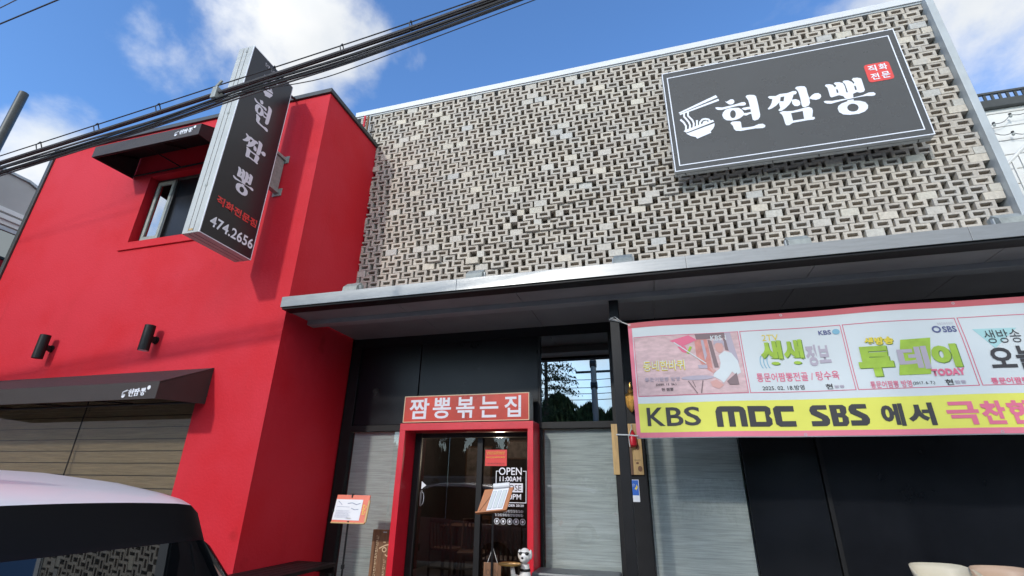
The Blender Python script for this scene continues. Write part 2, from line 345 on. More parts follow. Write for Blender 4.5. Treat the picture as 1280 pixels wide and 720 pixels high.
def marks(n, u0, u1, w0, w1, place, m, parent, dy=0.003, seed=1, vertical=False):
    """print too small to read in the photograph: n character-sized clusters of short strokes"""
    r = random.Random(seed); P = []
    for k in range(n):
        if vertical: h = (w1-w0)/n; a, b, c, d = u0, u1, w1-(k+0.85)*h, w1-k*h
        else: g = (u1-u0)/n; a, b, c, d = u0+k*g, u0+(k+0.82)*g, w0, w1
        W, H = b-a, d-c; t = min(W, H)*0.16
        P.append(rect(a, a+W*r.uniform(.5, .7), d-t, d)); P.append(rect(b-t, b, c+H*r.uniform(.25, .4), d-t*r.uniform(0, 2)))
        P.append(rect(a+W*.1, b-W*.15, c, c+t)); P.append(rect(a+W*r.uniform(.1, .3), a+W*r.uniform(.1, .3)+t*1.6, c+H*.35, d-H*.3))
    return flat('print', P, place, m, parent, dy)
def fr(y): return lambda u, w, d: (u, y+d, w)        # print on a wall that faces the street
GLYPH = {
 'hyeon': [
  ([(-261,241),(-242,225),(-211,241),(-184,255),(-156,248),(-144,218),(-148,191),(-172,168),(-205,168),(-227,187),(-244,212)], []),
  ([(-391,163),(-364,162),(-308,143),(-183,151),(-98,165),(-56,174),(-24,166),(-12,140),(-24,117),(-49,112),(-104,125),(-187,120),(-272,108),(-322,104),(-363,114),(-385,135)], []),
  ([(-325,16),(-308,58),(-274,95),(-222,108),(-157,101),(-110,90),(-75,48),(-62,5),(-59,-29),(-83,-57),(-120,-82),(-171,-98),(-228,-98),(-283,-81),(-314,-43)], [[(-159,-6),(-166,-33),(-179,-54),(-195,-63),(-211,-59),(-223,-43),(-229,-19),(-228,10),(-221,38),(-207,59),(-192,68),(-176,64),(-164,48),(-158,23)]]),
  ([(-78,69),(-54,79),(-14,78),(30,74),(32,34),(-4,37),(-37,33),(-59,46)], []),
  ([(-68,-8),(-29,-17),(21,-11),(32,-39),(-1,-43),(-35,-57),(-58,-51),(-71,-32)], []),
  ([(-1,252),(18,274),(50,274),(105,257),(123,233),(126,198),(127,101),(123,-77),(113,-119),(86,-151),(44,-160),(25,-143),(23,-98),(25,69),(23,183),(10,227)], []),
  ([(-246,-136),(-223,-119),(-175,-123),(-128,-135),(-119,-154),(-124,-241),(-65,-248),(14,-247),(81,-226),(128,-229),(154,-259),(145,-289),(116,-299),(32,-286),(-72,-287),(-144,-289),(-198,-274),(-217,-242),(-223,-186),(-237,-160)], [])],
 'jjam': [
  ([(259,182),(281,195),(351,178),(407,200),(490,192),(562,210),(594,202),(602,176),(584,152),(557,150),(521,62),(481,6),(430,-42),(374,-76),(349,-74),(342,-54),(370,-27),(368,33),(377,67),(332,24),(275,-11),(235,-21),(225,-5),(262,35),(286,77),(306,140),(277,150)], [[(404,146),(450,147),(426,70),(387,81)]]),
  ([(523,74),(569,71),(598,49),(610,10),(600,-29),(568,-45),(533,-33),(516,10)], []),
  ([(593,248),(611,268),(657,268),(705,253),(719,219),(716,141),(720,43),(712,-26),(693,-63),(648,-80),(621,-70),(616,-39),(621,80),(619,177),(609,216)], []),
  ([(720,55),(761,93),(793,111),(834,107),(856,75),(853,40),(831,13),(788,5),(750,21),(722,43)], []),
  ([(347,-99),(389,-85),(445,-99),(502,-106),(587,-97),(639,-86),(688,-86),(719,-116),(719,-157),(694,-250),(719,-256),(719,-279),(699,-294),(632,-288),(550,-290),(467,-291),(421,-319),(385,-313),(379,-277),(377,-195),(370,-140)], [[(475,-138),(609,-134),(601,-258),(474,-258)]])],
 'ppong': [
  ([(928,204),(943,222),(983,217),(1017,197),(1031,152),(1053,171),(1032,216),(1050,230),(1097,221),(1132,195),(1140,143),(1136,42),(1152,38),(1151,146),(1148,180),(1130,218),(1152,234),(1195,226),(1228,192),(1242,155),(1254,174),(1237,229),(1256,249),(1302,242),(1338,219),(1339,163),(1336,32),(1317,5),(1277,2),(1244,18),(1200,2),(1190,-61),(1138,-64),(1099,-43),(1092,-9),(1049,18),(999,9),(961,2),(950,21),(951,98),(950,165)], [[(1037,118),(1052,114),(1054,61),(1033,57)],[(1237,123),(1254,121),(1254,55),(1236,53)]]),
  ([(866,-40),(886,-34),(957,-52),(1045,-52),(1191,-56),(1295,-44),(1366,-19),(1415,-26),(1432,-51),(1421,-75),(1387,-80),(1333,-66),(1262,-62),(1115,-69),(1002,-84),(940,-94),(898,-84),(872,-64)], []),
  ([(1120,-81),(1185,-83),(1184,-118),(1112,-115)], []),
  ([(989,-183),(1007,-145),(1046,-117),(1108,-100),(1167,-100),(1248,-123),(1298,-157),(1314,-208),(1300,-257),(1259,-295),(1190,-315),(1098,-309),(1030,-288),(993,-243)], [[(1210,-223),(1198,-248),(1177,-265),(1151,-271),(1125,-264),(1104,-247),(1092,-223),(1092,-195),(1103,-170),(1124,-153),(1151,-147),(1177,-153),(1198,-171),(1210,-196)]])],
 'bowl': [
  ([(-862,183),(-355,373),(-339,328),(-844,165)], []),
  ([(-850,160),(-332,302),(-327,266),(-844,138)], []),
  ([(-859,51),(-824,-5),(-803,-63),(-812,-136),(-789,-141),(-780,-60),(-804,12),(-840,71)], []),
  ([(-802,163),(-809,95),(-760,-11),(-751,-59),(-763,-126),(-740,-133),(-728,-60),(-739,2),(-786,105),(-779,157)], []),
  ([(-751,171),(-758,97),(-708,3),(-702,-43),(-715,-117),(-693,-124),(-678,-46),(-688,18),(-736,107),(-727,165)], []),
  ([(-656,7),(-669,-102),(-646,-107),(-632,2)], []),
  ([(-609,-110),(-598,-44),(-571,-16),(-538,-15),(-506,-31),(-490,-67),(-470,-50),(-492,-6),(-534,16),(-580,13),(-618,-29),(-632,-102)], []),
  ([(-566,-90),(-558,-63),(-536,-58),(-531,-77),(-511,-62),(-528,-28),(-571,-37),(-587,-76)], []),
  ([(-831,-145),(-814,-129),(-448,-36),(-436,-69),(-800,-174)], []),
  ([(-805,-190),(-436,-95),(-443,-139),(-468,-185),(-501,-217),(-495,-241),(-678,-301),(-693,-269),(-753,-240)], [])],
}
def logo(keys, place, m, parent, cx, cz, s, spread=None, dy=0.003):
    """the three brush letters and the noodle bowl, cut from sheet; spread puts each at its own centre"""
    for k in keys:
        ps = GLYPH[k]
        xs = [p[0] for o, h in ps for p in o]; zs = [p[1] for o, h in ps for p in o]
        mx, mz = (min(xs)+max(xs))/2, (min(zs)+max(zs))/2
        if spread: ox, oz, sc, sq = spread[k]; f = lambda p: (ox+(p[0]-mx)*0.001*sc*sq, oz+(p[1]-mz)*0.001*sc)
        else: f = lambda p: (cx+p[0]*0.001*s, cz+p[1]*0.001*s)
        flat('bowl_emblem' if k == 'bowl' else 'lettering', [([f(p) for p in o], [[f(p) for p in h] for h in hs]) for o, hs in ps], place, m, parent, dy)

# ---------------------------------------------------------------- ground
MB().box(-400, 400, -400, 400, -0.5, 0.0).build('ground', M['asphalt'], None, kind='structure')
part('pavement', M['paving'], None, -40, 40, -3.1, 8, 0.004, 0.13, kind='structure')
part('far_pavement', M['paving'], None, -60, 60, -19.5, -13.5, 0.004, 0.13, kind='structure')
part('terrace', M['deck'], None, -4.19, 5.0, -1.55, 5.2, 0.134, 0.30, 0.01, kind='structure')

# ---------------------------------------------------------------- building with the brick screen and shop front
bb = thing('restaurant_building', 'two storey restaurant with grey cement brick screen above a black glazed shop front', 'building', (0, 0, 0))
part('backing_wall', M['backing'], bb, -4.70, 4.045, 0.22, 0.40, 3.64, 7.79)
part('body', M['render_grey'], bb, -4.65, 4.10, 5.3, 9.0, 0.14, 7.7)
part('roof', M['render_grey'], bb, -4.65, 4.10, 0.405, 5.29, 7.45, 7.6)
part('side_wall', M['render_grey'], bb, 4.0, 4.12, 0.405, 5.29, 0.31, 7.44)
part('coping', M['white_metal'], bb, -4.72, 4.15, -0.03, 0.5, 7.795, 7.90, 0.006)
part('coping_drip', M['grey_metal'], bb, -4.72, 4.06, -0.012, 0.215, 7.765, 7.792)
part('side_frame', M['grey_metal'], bb, 4.06, 4.145, -0.09, 0.5, 3.64, 7.79, 0.006)
# bricks: hollow blocks laid in an open bond, some turned solid side out, a few pushed forward
BW, BH, BD, PITCH = 0.187, 0.0985, 0.10, 0.1035
def brick_geo(hollow, end=False):
    w, h, d = (BW/2 if not end else 0.055), BH/2, BD
    if not hollow:
        return MB().box(-w, w, 0, d, -h, h)
    b = MB(); a, c = 0.057, 0.0235
    o = [(-w, -h), (w, -h), (w, h), (-w, h)]; i = [(-a, -c), (a, -c), (a, c), (-a, c)]
    b.v = [(p[0], 0, p[1]) for p in o]+[(p[0], 0, p[1]) for p in i]+[(p[0], d, p[1]) for p in o]+[(p[0], d, p[1]) for p in i]
    for k in range(4):
        n = (k+1) % 4
        b.f += [(k, n, 4+n, 4+k), (8+k, 12+k, 12+n, 8+n), (k, 8+k, 8+n, n), (4+k, 4+n, 12+n, 12+k)]
    return b
hollow_tones = [(0.49, 0.435, 0.365), (0.53, 0.475, 0.40), (0.46, 0.41, 0.35), (0.51, 0.46, 0.395), (0.48, 0.44, 0.385)]
solid_tones = [(0.56, 0.515, 0.43), (0.53, 0.50, 0.44), (0.58, 0.52, 0.43), (0.49, 0.475, 0.44), (0.52, 0.48, 0.42)]
def set_tone(me, cols):
    at = me.color_attributes.new('tone', 'FLOAT_COLOR', 'POINT')
    for i, c in enumerate(cols): at.data[i].color = (*c, 1)
variants = {}
for kind, tones in (('h', hollow_tones), ('s', solid_tones), ('e', solid_tones)):
    for t, col in enumerate(tones):
        me = brick_geo(kind == 'h', kind == 'e').mesh('brick', M['concrete'], bevel=0.0)
        set_tone(me, [col]*len(me.vertices)); variants[(kind, t)] = me
def bulge(x, z):                                  # where the screen is laid with blocks pushed forward
    a = math.exp(-((x+1.35-(z-5.2)*1.1)**2)/0.25-((z-5.15)**2)/0.22)
    b = math.exp(-((x+2.2)**2)/0.6-((z-4.75)**2)/0.05)
    c = math.exp(-((x-0.35)**2)/0.5-((z-5.55)**2)/0.10)
    return max(a, b, 0.6*c)
bricks = []; rb = random.Random(5)
rows = int((7.765-3.66)/PITCH); shift = 0.0; per = 0.2365
for r_ in range(rows):
    z = 7.762-BH/2-r_*PITCH; shift = (shift+per*0.585+rb.uniform(-0.006, 0.006)) % per
    x = -4.66+shift-per; prev = -9
    g = rb.uniform(0.8, 1.2)
    while x < 4.05:
        xx = x+rb.uniform(-0.012, 0.012)+0.016*math.sin(x*1.9+z*2.3)
        k = 's' if rb.random() < 0.105 else 'h'
        gb = bulge(xx, z)
        if gb > 0.25 and rb.random() < 0.10*gb: k = 'e'
        wv = BW/2 if k != 'e' else 0.055
        if xx-wv < prev+0.002: xx = prev+0.002+wv
        if xx+wv >= 4.056 and xx-wv < 4.0 and 4.055-wv > prev+0.002: xx = 4.055-wv
        if xx+wv < 4.056: prev = xx+wv
        if xx-wv > -4.69 and xx+wv < 4.056:
            yo = rb.uniform(-0.004, 0.004); tw = rb.uniform(-0.02, 0.02)
            if gb > 0.2 and rb.random() < 0.6*gb: yo = -rb.uniform(0.01, 0.05)
            if gb > 0.2 and rb.random() < 0.3*gb: yo = rb.uniform(0.01, 0.04)
            bricks.append((xx, yo, z+rb.uniform(-0.0015, 0.0015), k, rb.randrange(5), tw))
        x += per
    if prev < 3.985: bricks.append((4.055-0.055 if prev < 3.94 else prev+0.03+0.0, 0.0, z, 'e', rb.randrange(5), 0.0)) if prev < 3.94 else None
def depth_of(b):
    p = Vector((b[0], b[1], b[2]))-EYE
    return p.dot(fwd)
def hidden(b): return 0.62 < b[0] < 3.38 and 5.62 < b[2] < 7.35 or b[2] < 4.2
order = sorted(range(len(bricks)), key=lambda i: (hidden(bricks[i]), depth_of(bricks[i])))
near = set(order[:300])
sv, sf, sc_ = [], [], []
for i, (x, y, z, k, t, tw) in enumerate(bricks):
    me = variants[(k, t)]
    if i in near:
        o = link('brick', me, None, bb); o.location = (x, y, z); o.rotation_euler = (0, 0, tw)
    else:
        n0 = len(sv); cs, sn = math.cos(tw), math.sin(tw); vr = 0.94+0.12*((i*7919) % 13)/12
        col = (hollow_tones if k == 'h' else solid_tones)[t]
        for v in me.vertices:
            sv.append((x+v.co.x*cs-v.co.y*sn, y+v.co.x*sn+v.co.y*cs, z+v.co.z)); sc_.append(tuple(c*vr for c in col))
        for p in me.polygons: sf.append(tuple(n0+q for q in p.vertices))
me = bpy.data.meshes.new('bricks'); me.from_pydata(sv, [], sf); set_tone(me, sc_)
link('bricks', me, M['concrete'], bb, 'stuff')

# shop front, all in the plane y = 0.18
YF = 0.18
part('header', M['black_matt'], bb, -4.195, 4.6, 0.185, 0.38, 3.47, 3.632)
part('jamb', M['black_matt'], bb, -4.195, -4.03, 0.14, 0.30, 0.30, 3.465)
part('black_panel', M['black'], bb, -4.025, -3.075, 0.165, 0.22, 2.345, 3.462, 0.006)
part('black_panel', M['black'], bb, -3.065, -1.372, 0.172, 0.22, 2.345, 3.462, 0.006)
part('transom', M['black_matt'], bb, -4.025, -0.446, 0.13, 0.24, 2.262, 2.340, 0.005)
part('mullion', M['black_matt'], bb, -1.366, -1.338, 0.14, 0.24, 2.345, 3.462)
part('mullion', M['black_matt'], bb, -1.352, -1.322, 0.14, 0.24, 0.305, 2.258)
w = MB().box(-1.335, -0.452, 0.183, 0.189, 2.345, 3.462).build('mirrored_window', M['film'], bb)
part('dark_backing', M['black_matt'], w, -1.335, -0.45, 0.26, 0.30, 2.345, 3.46)
def blind_bay(x0, x1, z0, z1):
    g = MB().box(x0, x1, 0.180, 0.186, z0, z1).build('window', M['glass'], bb)
    b = MB(); n = int((z1-z0)/0.02)
    b.box(x0+0.01, x1-0.01, 0.232, 0.236, z0, z1); b.build('blind', M['fabric_blind'], g)
    part('blind_backing', M['black_matt'], g, x0, x1, 0.25, 0.27, z0, z1)
blind_bay(-4.028, -3.110, 0.305, 2.258)
blind_bay(-1.320, -0.452, 0.305, 2.258)
blind_bay(-0.105, 0.915, 0.305, 3.462)
part('pier', M['black_matt'], bb, -0.446, -0.108, 0.10, 0.30, 0.305, 3.465, 0.006)
part('black_panel', M['black_gloss'], bb, 0.920, 1.655, 0.155, 0.22, 0.305, 3.462, 0.006)
part('mullion', M['black_matt'], bb, 1.660, 1.700, 0.13, 0.24, 0.305, 3.462)
part('black_panel', M['black'], bb, 1.705, 4.60, 0.172, 0.22, 0.305, 3.462, 0.006)
part('stall_riser', M['black_matt'], bb, 4.605, 4.70, 0.12, 0.30, 0.305, 3.632)
# inside the door: a dim dining room
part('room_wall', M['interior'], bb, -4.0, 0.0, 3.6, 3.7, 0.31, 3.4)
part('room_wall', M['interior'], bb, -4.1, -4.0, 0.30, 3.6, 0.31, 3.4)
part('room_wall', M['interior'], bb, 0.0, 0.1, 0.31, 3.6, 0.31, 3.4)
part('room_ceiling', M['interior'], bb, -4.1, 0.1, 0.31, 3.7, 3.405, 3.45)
# red door surround
ps = MB(); xo0, xo1, zt, yf_ = -3.100, -1.355, 2.318, -0.19
ps.box(xo0, -3.020, yf_, YF, 0.302, zt-0.088).box(-1.425, xo1, yf_, YF, 0.302, zt-0.088).box(xo0, xo1, yf_, YF, zt-0.088, zt)
ps.build('door_surround', M['red_paint'], bb, 0.004)
# sliding door
dl = part('door', M['black_matt'], bb, -3.015, -2.925, 0.10, 0.16, 0.31, 2.225, 0.003)
part('top_rail', M['black_matt'], dl, -2.92, -1.43, 0.105, 0.155, 2.165, 2.222, 0.003)
part('stile', M['black_matt'], dl, -2.145, -2.075, 0.095, 0.165, 0.31, 2.16, 0.003)
part('stile', M['black_matt'], dl, -1.505, -1.43, 0.10, 0.16, 0.31, 2.16, 0.003)
MB().box(-2.92, -2.15, 0.127, 0.133, 0.31, 2.16).build('pane', M['door_glass'], dl)
MB().box(-2.07, -1.51, 0.127, 0.133, 0.31, 2.16).build('pane', M['door_glass'], dl)
pg = fr(0.122)
DX = -0.065   # the glass stands a little in front of the shop front plane
hd = MB().tube([(-2.865, 0.10, 1.36), (-2.865, 0.085, 1.375), (-2.865, 0.085, 1.51), (-2.865, 0.10, 1.525)], 0.014).build('handle', M['steel'], dl, smooth=True)
flat('sticker', [([(-2.885, 1.545), (-2.82, 1.592), (-2.885, 1.64)], [])], pg, M['print_white'], dl, 0.0)
flat('sticker', [ring(-2.865, 1.44, 0.027, 0.075, 0.010)], pg, M['print_white'], dl, 0.0)
flat('poster', [rect(-2.045, -1.765, 1.825, 2.015)], pg, M['print_red'], dl, 0.0)
for zz, mm, k_ in ((1.985, 'yellow', 14), (1.966, 'yellow', 10), (1.925, 'yellow', 15), (1.853, 'black_print', 12)):
    marks(k_, -2.03+0.002*(15-k_), -1.78-0.002*(15-k_), zz-0.007, zz+0.007, pg, M[mm], dl, 0.002, k_)
flat('opening_hours_frame', [rect(-1.900, -1.855, 1.762, 1.770), rect(-1.900, -1.892, 1.42, 1.762), rect(-1.900, -1.515, 1.412, 1.420), rect(-1.523, -1.515, 1.42, 1.770), rect(-1.56, -1.523, 1.762, 1.770)], pg, M['print_white'], dl, 0.0)
text('OPEN', -1.862, -1.572, 1.722, 1.808, pg, M['print_white'], dl, 0.012)
text('11:00AM', -1.850, -1.580, 1.650, 1.706, pg, M['print_white'], dl, 0.02)
flat('opening_hours_panel', [rect(-1.860, -1.558, 1.530, 1.630)], pg, M['print_white'], dl, 0.0)
text('CLOSE', -1.838, -1.578, 1.545, 1.612, pg, M['black_print'], dl, 0.0, 0.003)
text('9:00PM', -1.838, -1.578, 1.450, 1.512, pg, M['print_white'], dl, 0.02)
text('LAST ORDER 20:20', -1.900, -1.545, 1.372, 1.398, pg, M['print_white'], dl, 0.02)
marks(8, -1.80, -1.545, 1.310, 1.336, pg, M['print_white'], dl, 0.003, 4)
marks(11, -1.90, -1.545, 1.268, 1.294, pg, M['print_white'], dl, 0.003, 5)
flat('service_icons', [ring(-1.875+k*0.079, 1.212, 0.033, 0.033, 0.006) for k in range(5)]+[disc(-1.875+k*0.079, 1.212, 0.014, 0.016) for k in range(5)], pg, M['print_white'], dl, 0.0)

# ---------------------------------------------------------------- canopy
cp = thing('entrance_canopy', 'long flat entrance canopy with brushed steel edge and dark grey soffit', 'canopy', (0, 0, 0))
for i, (a, b) in enumerate([(-4.150, -1.9), (-1.897, 0.45), (0.453, 2.7), (2.703, 5.3)]):
    MB().box(a, b, -1.475, -1.462, 3.535+0.0, 3.665).build('fascia', M['steel'], cp, 0.002)
part('top_sheet', M['grey_metal'], cp, -4.15, 5.3, -1.458, -0.11, 3.640, 3.662)
part('end_cap', M['steel'], cp, -4.150, -4.140, -1.4615, -1.32, 3.535, 3.638, 0.002)
part('gutter', M['black_matt'], cp, -4.138, 5.3, -1.455, -1.30, 3.512, 3.60, 0.004)
xs_ = [-4.19, -2.75, -1.3, 0.15, 1.6, 3.05, 4.5, 5.3]
for a, b in zip(xs_, xs_[1:]):
    part('soffit_panel', M['soffit'], cp, a+0.003, b-0.003, -1.29, -0.925, 3.545, 3.57, 0.003)
    part('soffit_panel', M['soffit'], cp, a+0.003, b-0.003, -0.785, 0.18, 3.600, 3.625, 0.003)
part('beam', M['beam'], cp, -4.19, 5.3, -0.92, -0.79, 3.490, 3.598, 0.005)
post = part('post', M['black_matt'], cp, -0.338, -0.238, -0.90, -0.80, 0.30, 3.488, 0.006)
part('post', M['black_matt'], cp, 5.1, 5.2, -0.90, -0.80, 0.30, 3.488, 0.006)
def floodlight(x, lab):
    t = thing('floodlight', lab, 'floodlight', (x, -1.33, 3.665), group='floodlights on the canopy edge')
    h = MB().prism([(-0.055, 0.03), (0.075, 0.03), (0.10, 0.145), (0.03, 0.165), (-0.045, 0.10)], 'x', -0.095, 0.095).build('housing', M['flood'], t, 0.006)
    MB().prism([(0.105, 0.05), (0.105, 0.14), (0.095, 0.15), (0.075, 0.035)], 'x', -0.085, 0.085).build('lens', M['paper_grey'], t)
    MB().box(-0.11, -0.098, 0.0, 0.03, -0.0, 0.12).box(0.098, 0.11, 0.0, 0.03, -0.0, 0.12).box(-0.11, 0.11, -0.01, 0.03, -0.002, 0.006).build('bracket', M['grey_metal'], t)
    MB().tube([(-0.02, 0.04, 0.06), (-0.05, 0.09, 0.01), (-0.2, 0.14, 0.005)], 0.006, 6).build('cable', M['cable'], t)
for x, lab in [(-3.30, 'grey floodlight on canopy edge next to the red wall'), (-1.74, 'grey floodlight on canopy edge, second from the red wall'), (-0.135, 'middle grey floodlight on canopy edge under the brick screen'), (1.475, 'grey floodlight on canopy edge below the big noodle sign'), (3.09, 'grey floodlight at the right end of the brick screen')]:
    floodlight(x, lab)

# ---------------------------------------------------------------- red building
rbd = thing('red_building', 'red plastered two storey annex with dark roof edge and two awnings', 'building', (0, 0, 0))
FY = -1.31; WX0, WX1, WZ0, WZ1 = -7.345, -6.02, 4.905, 6.085; LX0, LX1, LZ0, LZ1 = -9.3, -5.245, 0.95, 2.80
wl = MB(); T = 0.25
for a, b, c, d in [(-9.90, WX0, 2.80, 7.02), (WX1, -4.20, 2.80, 7.02), (WX0, WX1, WZ1, 7.02), (WX0, WX1, 2.80, WZ0), (-9.90, LX0, 0.13, 2.80), (LX1, -4.20, 0.13, 2.80), (LX0, LX1, 0.13, LZ0)]:
    wl.box(a, b, FY, FY+T, c, d)
me = wl.mesh('wall', M['red']); link('wall', me, None, rbd)
part('side_wall', M['red'], rbd, -4.35, -4.203, FY+T+0.001, 0.138, 0.13, 7.02, 0)
part('side_wall', M['red'], rbd, -4.35, -4.206, 0.14, 0.215, 3.64, 7.02, 0)
part('rear_body', M['red'], rbd, -9.90, -4.72, FY+T+0.6, 5.0, 0.13, 6.9, 0)
part('roof', M['coping'], rbd, -9.88, -4.36, -1.0, 5.0, 6.93, 7.0)
part('coping', M['coping'], rbd, -9.96, -4.17, -1.345, -1.02, 7.022, 7.095, 0.006)
part('coping', M['coping'], rbd, -4.42, -4.17, -1.018, 0.13, 7.022, 7.095, 0.006)
part('corner_trim', M['coping'], rbd, -9.985, -9.905, -1.34, -0.9, 0.13, 7.02, 0.005)
part('sill', M['red'], rbd, -7.47, -5.95, FY-0.028, FY-0.001, 4.765, 4.80, 0.004)
# upper window
uw = part('window', M['coping'], rbd, WX0+0.002, WX0+0.06, FY+0.13, FY+0.19, WZ0+0.002, WZ1-0.002, 0.004)
for nm, a in (('frame', (WX1-0.06, WX1-0.002, WZ0+0.002, WZ1-0.002)), ('frame', (WX0+0.062, WX1-0.062, WZ0+0.002, WZ0+0.06)), ('frame', (WX0+0.062, WX1-0.062, WZ1-0.06, WZ1-0.002))):
    part(nm, M['coping'], uw, a[0], a[1], FY+0.13, FY+0.19, a[2], a[3], 0.004)
sx0, sx1 = WX0+0.07, -6.93
for a in ((sx0, sx0+0.05, WZ0+0.065, WZ1-0.065), (sx1-0.05, sx1, WZ0+0.065, WZ1-0.065), (sx0+0.052, sx1-0.052, WZ0+0.065, WZ0+0.125), (sx0+0.052, sx1-0.052, WZ1-0.125, WZ1-0.065)):
    part('sash', M['flood'], uw, a[0], a[1], FY+0.10, FY+0.128, a[2], a[3], 0.004)
MB().box(sx0+0.05, sx1-0.05, FY+0.115, FY+0.119, WZ0+0.12, WZ1-0.12).build('pane', M['window_glass'], uw)
part('mullion', M['coping'], uw, sx1+0.004, sx1+0.05, FY+0.10, FY+0.18, WZ0+0.065, WZ1-0.065, 0.004)
MB().box(sx1+0.052, WX1-0.064, FY+0.14, FY+0.146, WZ0+0.062, WZ1-0.062).build('insect_screen', M['black'], uw)
part('room_backing', M['backing'], uw, WX0-0.1, WX1+0.1, FY+0.5, FY+0.55, WZ0-0.1, WZ1+0.1)
# lower window with wooden blinds
GY = FY+0.13
lw = MB().box(LX0+0.003, -7.218, GY, GY+0.006, LZ0+0.003, LZ1-0.003).build('window', M['shop_glass'], rbd)
MB().box(-7.202, LX1-0.04, GY, GY+0.006, LZ0+0.003, LZ1-0.003).build('pane', M['shop_glass'], lw)
part('mullion', M['black_matt'], lw, -7.217, -7.203, GY-0.003, GY+0.009, LZ0+0.003, LZ1-0.003)
part('frame', M['red_paint'], lw, LX1-0.038, LX1-0.002, FY+0.06, GY+0.04, LZ0+0.003, LZ1-0.003, 0.003)
part('room_backing', M['interior'], lw, LX0, LX1, GY+0.28, GY+0.32, LZ0-0.2, LZ1+0.1)
slat = MB().box(0, 2.02, 0, 0.010, -0.066, 0.066).mesh('slat', M['wood_slat'], bevel=0.003)
slat2 = MB().box(0, 1.925, 0, 0.010, -0.066, 0.066).mesh('slat', M['wood_slat'], bevel=0.003)
k = 0; z = LZ1-0.08
while z > LZ0+0.06:
    o = link('slat', slat, None, lw); o.location = (-9.24, GY+0.05+0.002*(k % 2), z); o.rotation_euler = (R(6), 0, 0)
    o = link('slat', slat2, None, lw); o.location = (-7.215, GY+0.05+0.002*((k+1) % 2), z-0.004); o.rotation_euler = (R(6), 0, 0)
    z -= 0.142; k += 1
# ---------------------------------------------------------------- awnings
def awning(x0, x1, zb, lab, logo_x, logo_z, sc):
    t = thing('awning', lab, 'awning', ((x0+x1)/2, FY, zb), group='brown canvas awnings on the red wall')
    D = 0.63; h = (x1-x0)/2
    yb, yf = -0.004, -D
    # sloping canvas, valance, end panels (thin but solid)
    MB().prism([(yb, 0.435), (yf, 0.150), (yf+0.004, 0.138), (yb, 0.423)], 'x', -h, h).build('canopy', M['awning'], t)
    MB().prism([(yf, 0.149), (yf, -0.035), (yf+0.008, -0.035), (yf+0.008, 0.142)], 'x', -h, h).build('valance', M['awning'], t)
    for sx in (-1, 1):
        x = sx*h
        MB().prism([(yb, 0.42), (yf+0.009, 0.135), (yf+0.009, -0.035), (yb, 0.0)], 'x', x-0.006 if sx > 0 else x, x if sx > 0 else x+0.006).build('end_panel', M['awning'], t)
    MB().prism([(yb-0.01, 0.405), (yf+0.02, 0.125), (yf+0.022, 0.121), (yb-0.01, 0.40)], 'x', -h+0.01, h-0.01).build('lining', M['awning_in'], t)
    fb = MB().tube([(-h+0.02, yf+0.03, -0.02), (h-0.02, yf+0.03, -0.02)], 0.014, 8)
    fb.tube([(-h+0.02, yb-0.03, 0.02), (h-0.02, yb-0.03, 0.02)], 0.014, 8)
    n = max(2, int(2*h/0.9))
    for i in range(n+1):
        x = -h+0.025+(2*h-0.05)*i/n; fb.tube([(x, yb-0.03, 0.03), (x, yf+0.03, -0.015)], 0.010, 6); fb.tube([(x, yb-0.03, 0.37), (x, yf+0.035, 0.10)], 0.010, 6)
    fb.build('frame', M['black_matt'], t)
    pl = lambda u, w, d: (u-(x0+x1)/2, yf+d, w-zb)
    s = sc
    sp = {'bowl': (logo_x-0.150*s, logo_z, 0.13*s, 1.0), 'hyeon': (logo_x-0.065*s, logo_z+0.01*s, 0.145*s, 1.0), 'jjam': (logo_x+0.015*s, logo_z+0.012*s, 0.145*s, 1.0), 'ppong': (logo_x+0.10*s, logo_z+0.015*s, 0.145*s, 1.0)}
    logo(['bowl', 'hyeon', 'jjam', 'ppong'], pl, M['print_white'], t, 0, 0, 1, sp)
    flat('lettering', [disc(logo_x+0.165*s, logo_z+0.055*s, 0.022*s, 0.022*s)], pl, M['print_white'], t, 0.003)
awning(-9.45, -5.090, 2.448, 'long brown canvas awning over the ground floor window', -5.39, 2.475, 1.05)
awning(-7.735, -5.720, 6.108, 'short brown canvas awning over the upper window', -5.99, 6.165, 1.0)

# ---------------------------------------------------------------- wall lamps
def wall_lamp(x, lab, lit):
    t = thing('wall_lamp', lab, 'wall lamp', (x, FY, 3.30), group='black tube lamps on the red wall')
    MB().tube([(0, -0.13, -0.165), (0, -0.13, 0.165)], 0.062, 20).build('barrel', M['black_matt'], t, 0, True)
    MB().tube([(0, -0.13, -0.167), (0, -0.13, -0.166)], 0.050, 20).build('lens', M['paper'] if lit else M['black_matt'], t)
    MB().box(-0.028, 0.028, -0.09, -0.02, -0.035, 0.035).build('arm', M['black_matt'], t, 0.004)
    MB().tube([(0, -0.022, 0), (0, 0.0, 0)], 0.05, 16).build('wall_plate', M['black_matt'], t)
wall_lamp(-8.08, 'black tube wall lamp left, above the long awning', False)
wall_lamp(-6.17, 'black tube wall lamp with pale lens, right one above the long awning', True)

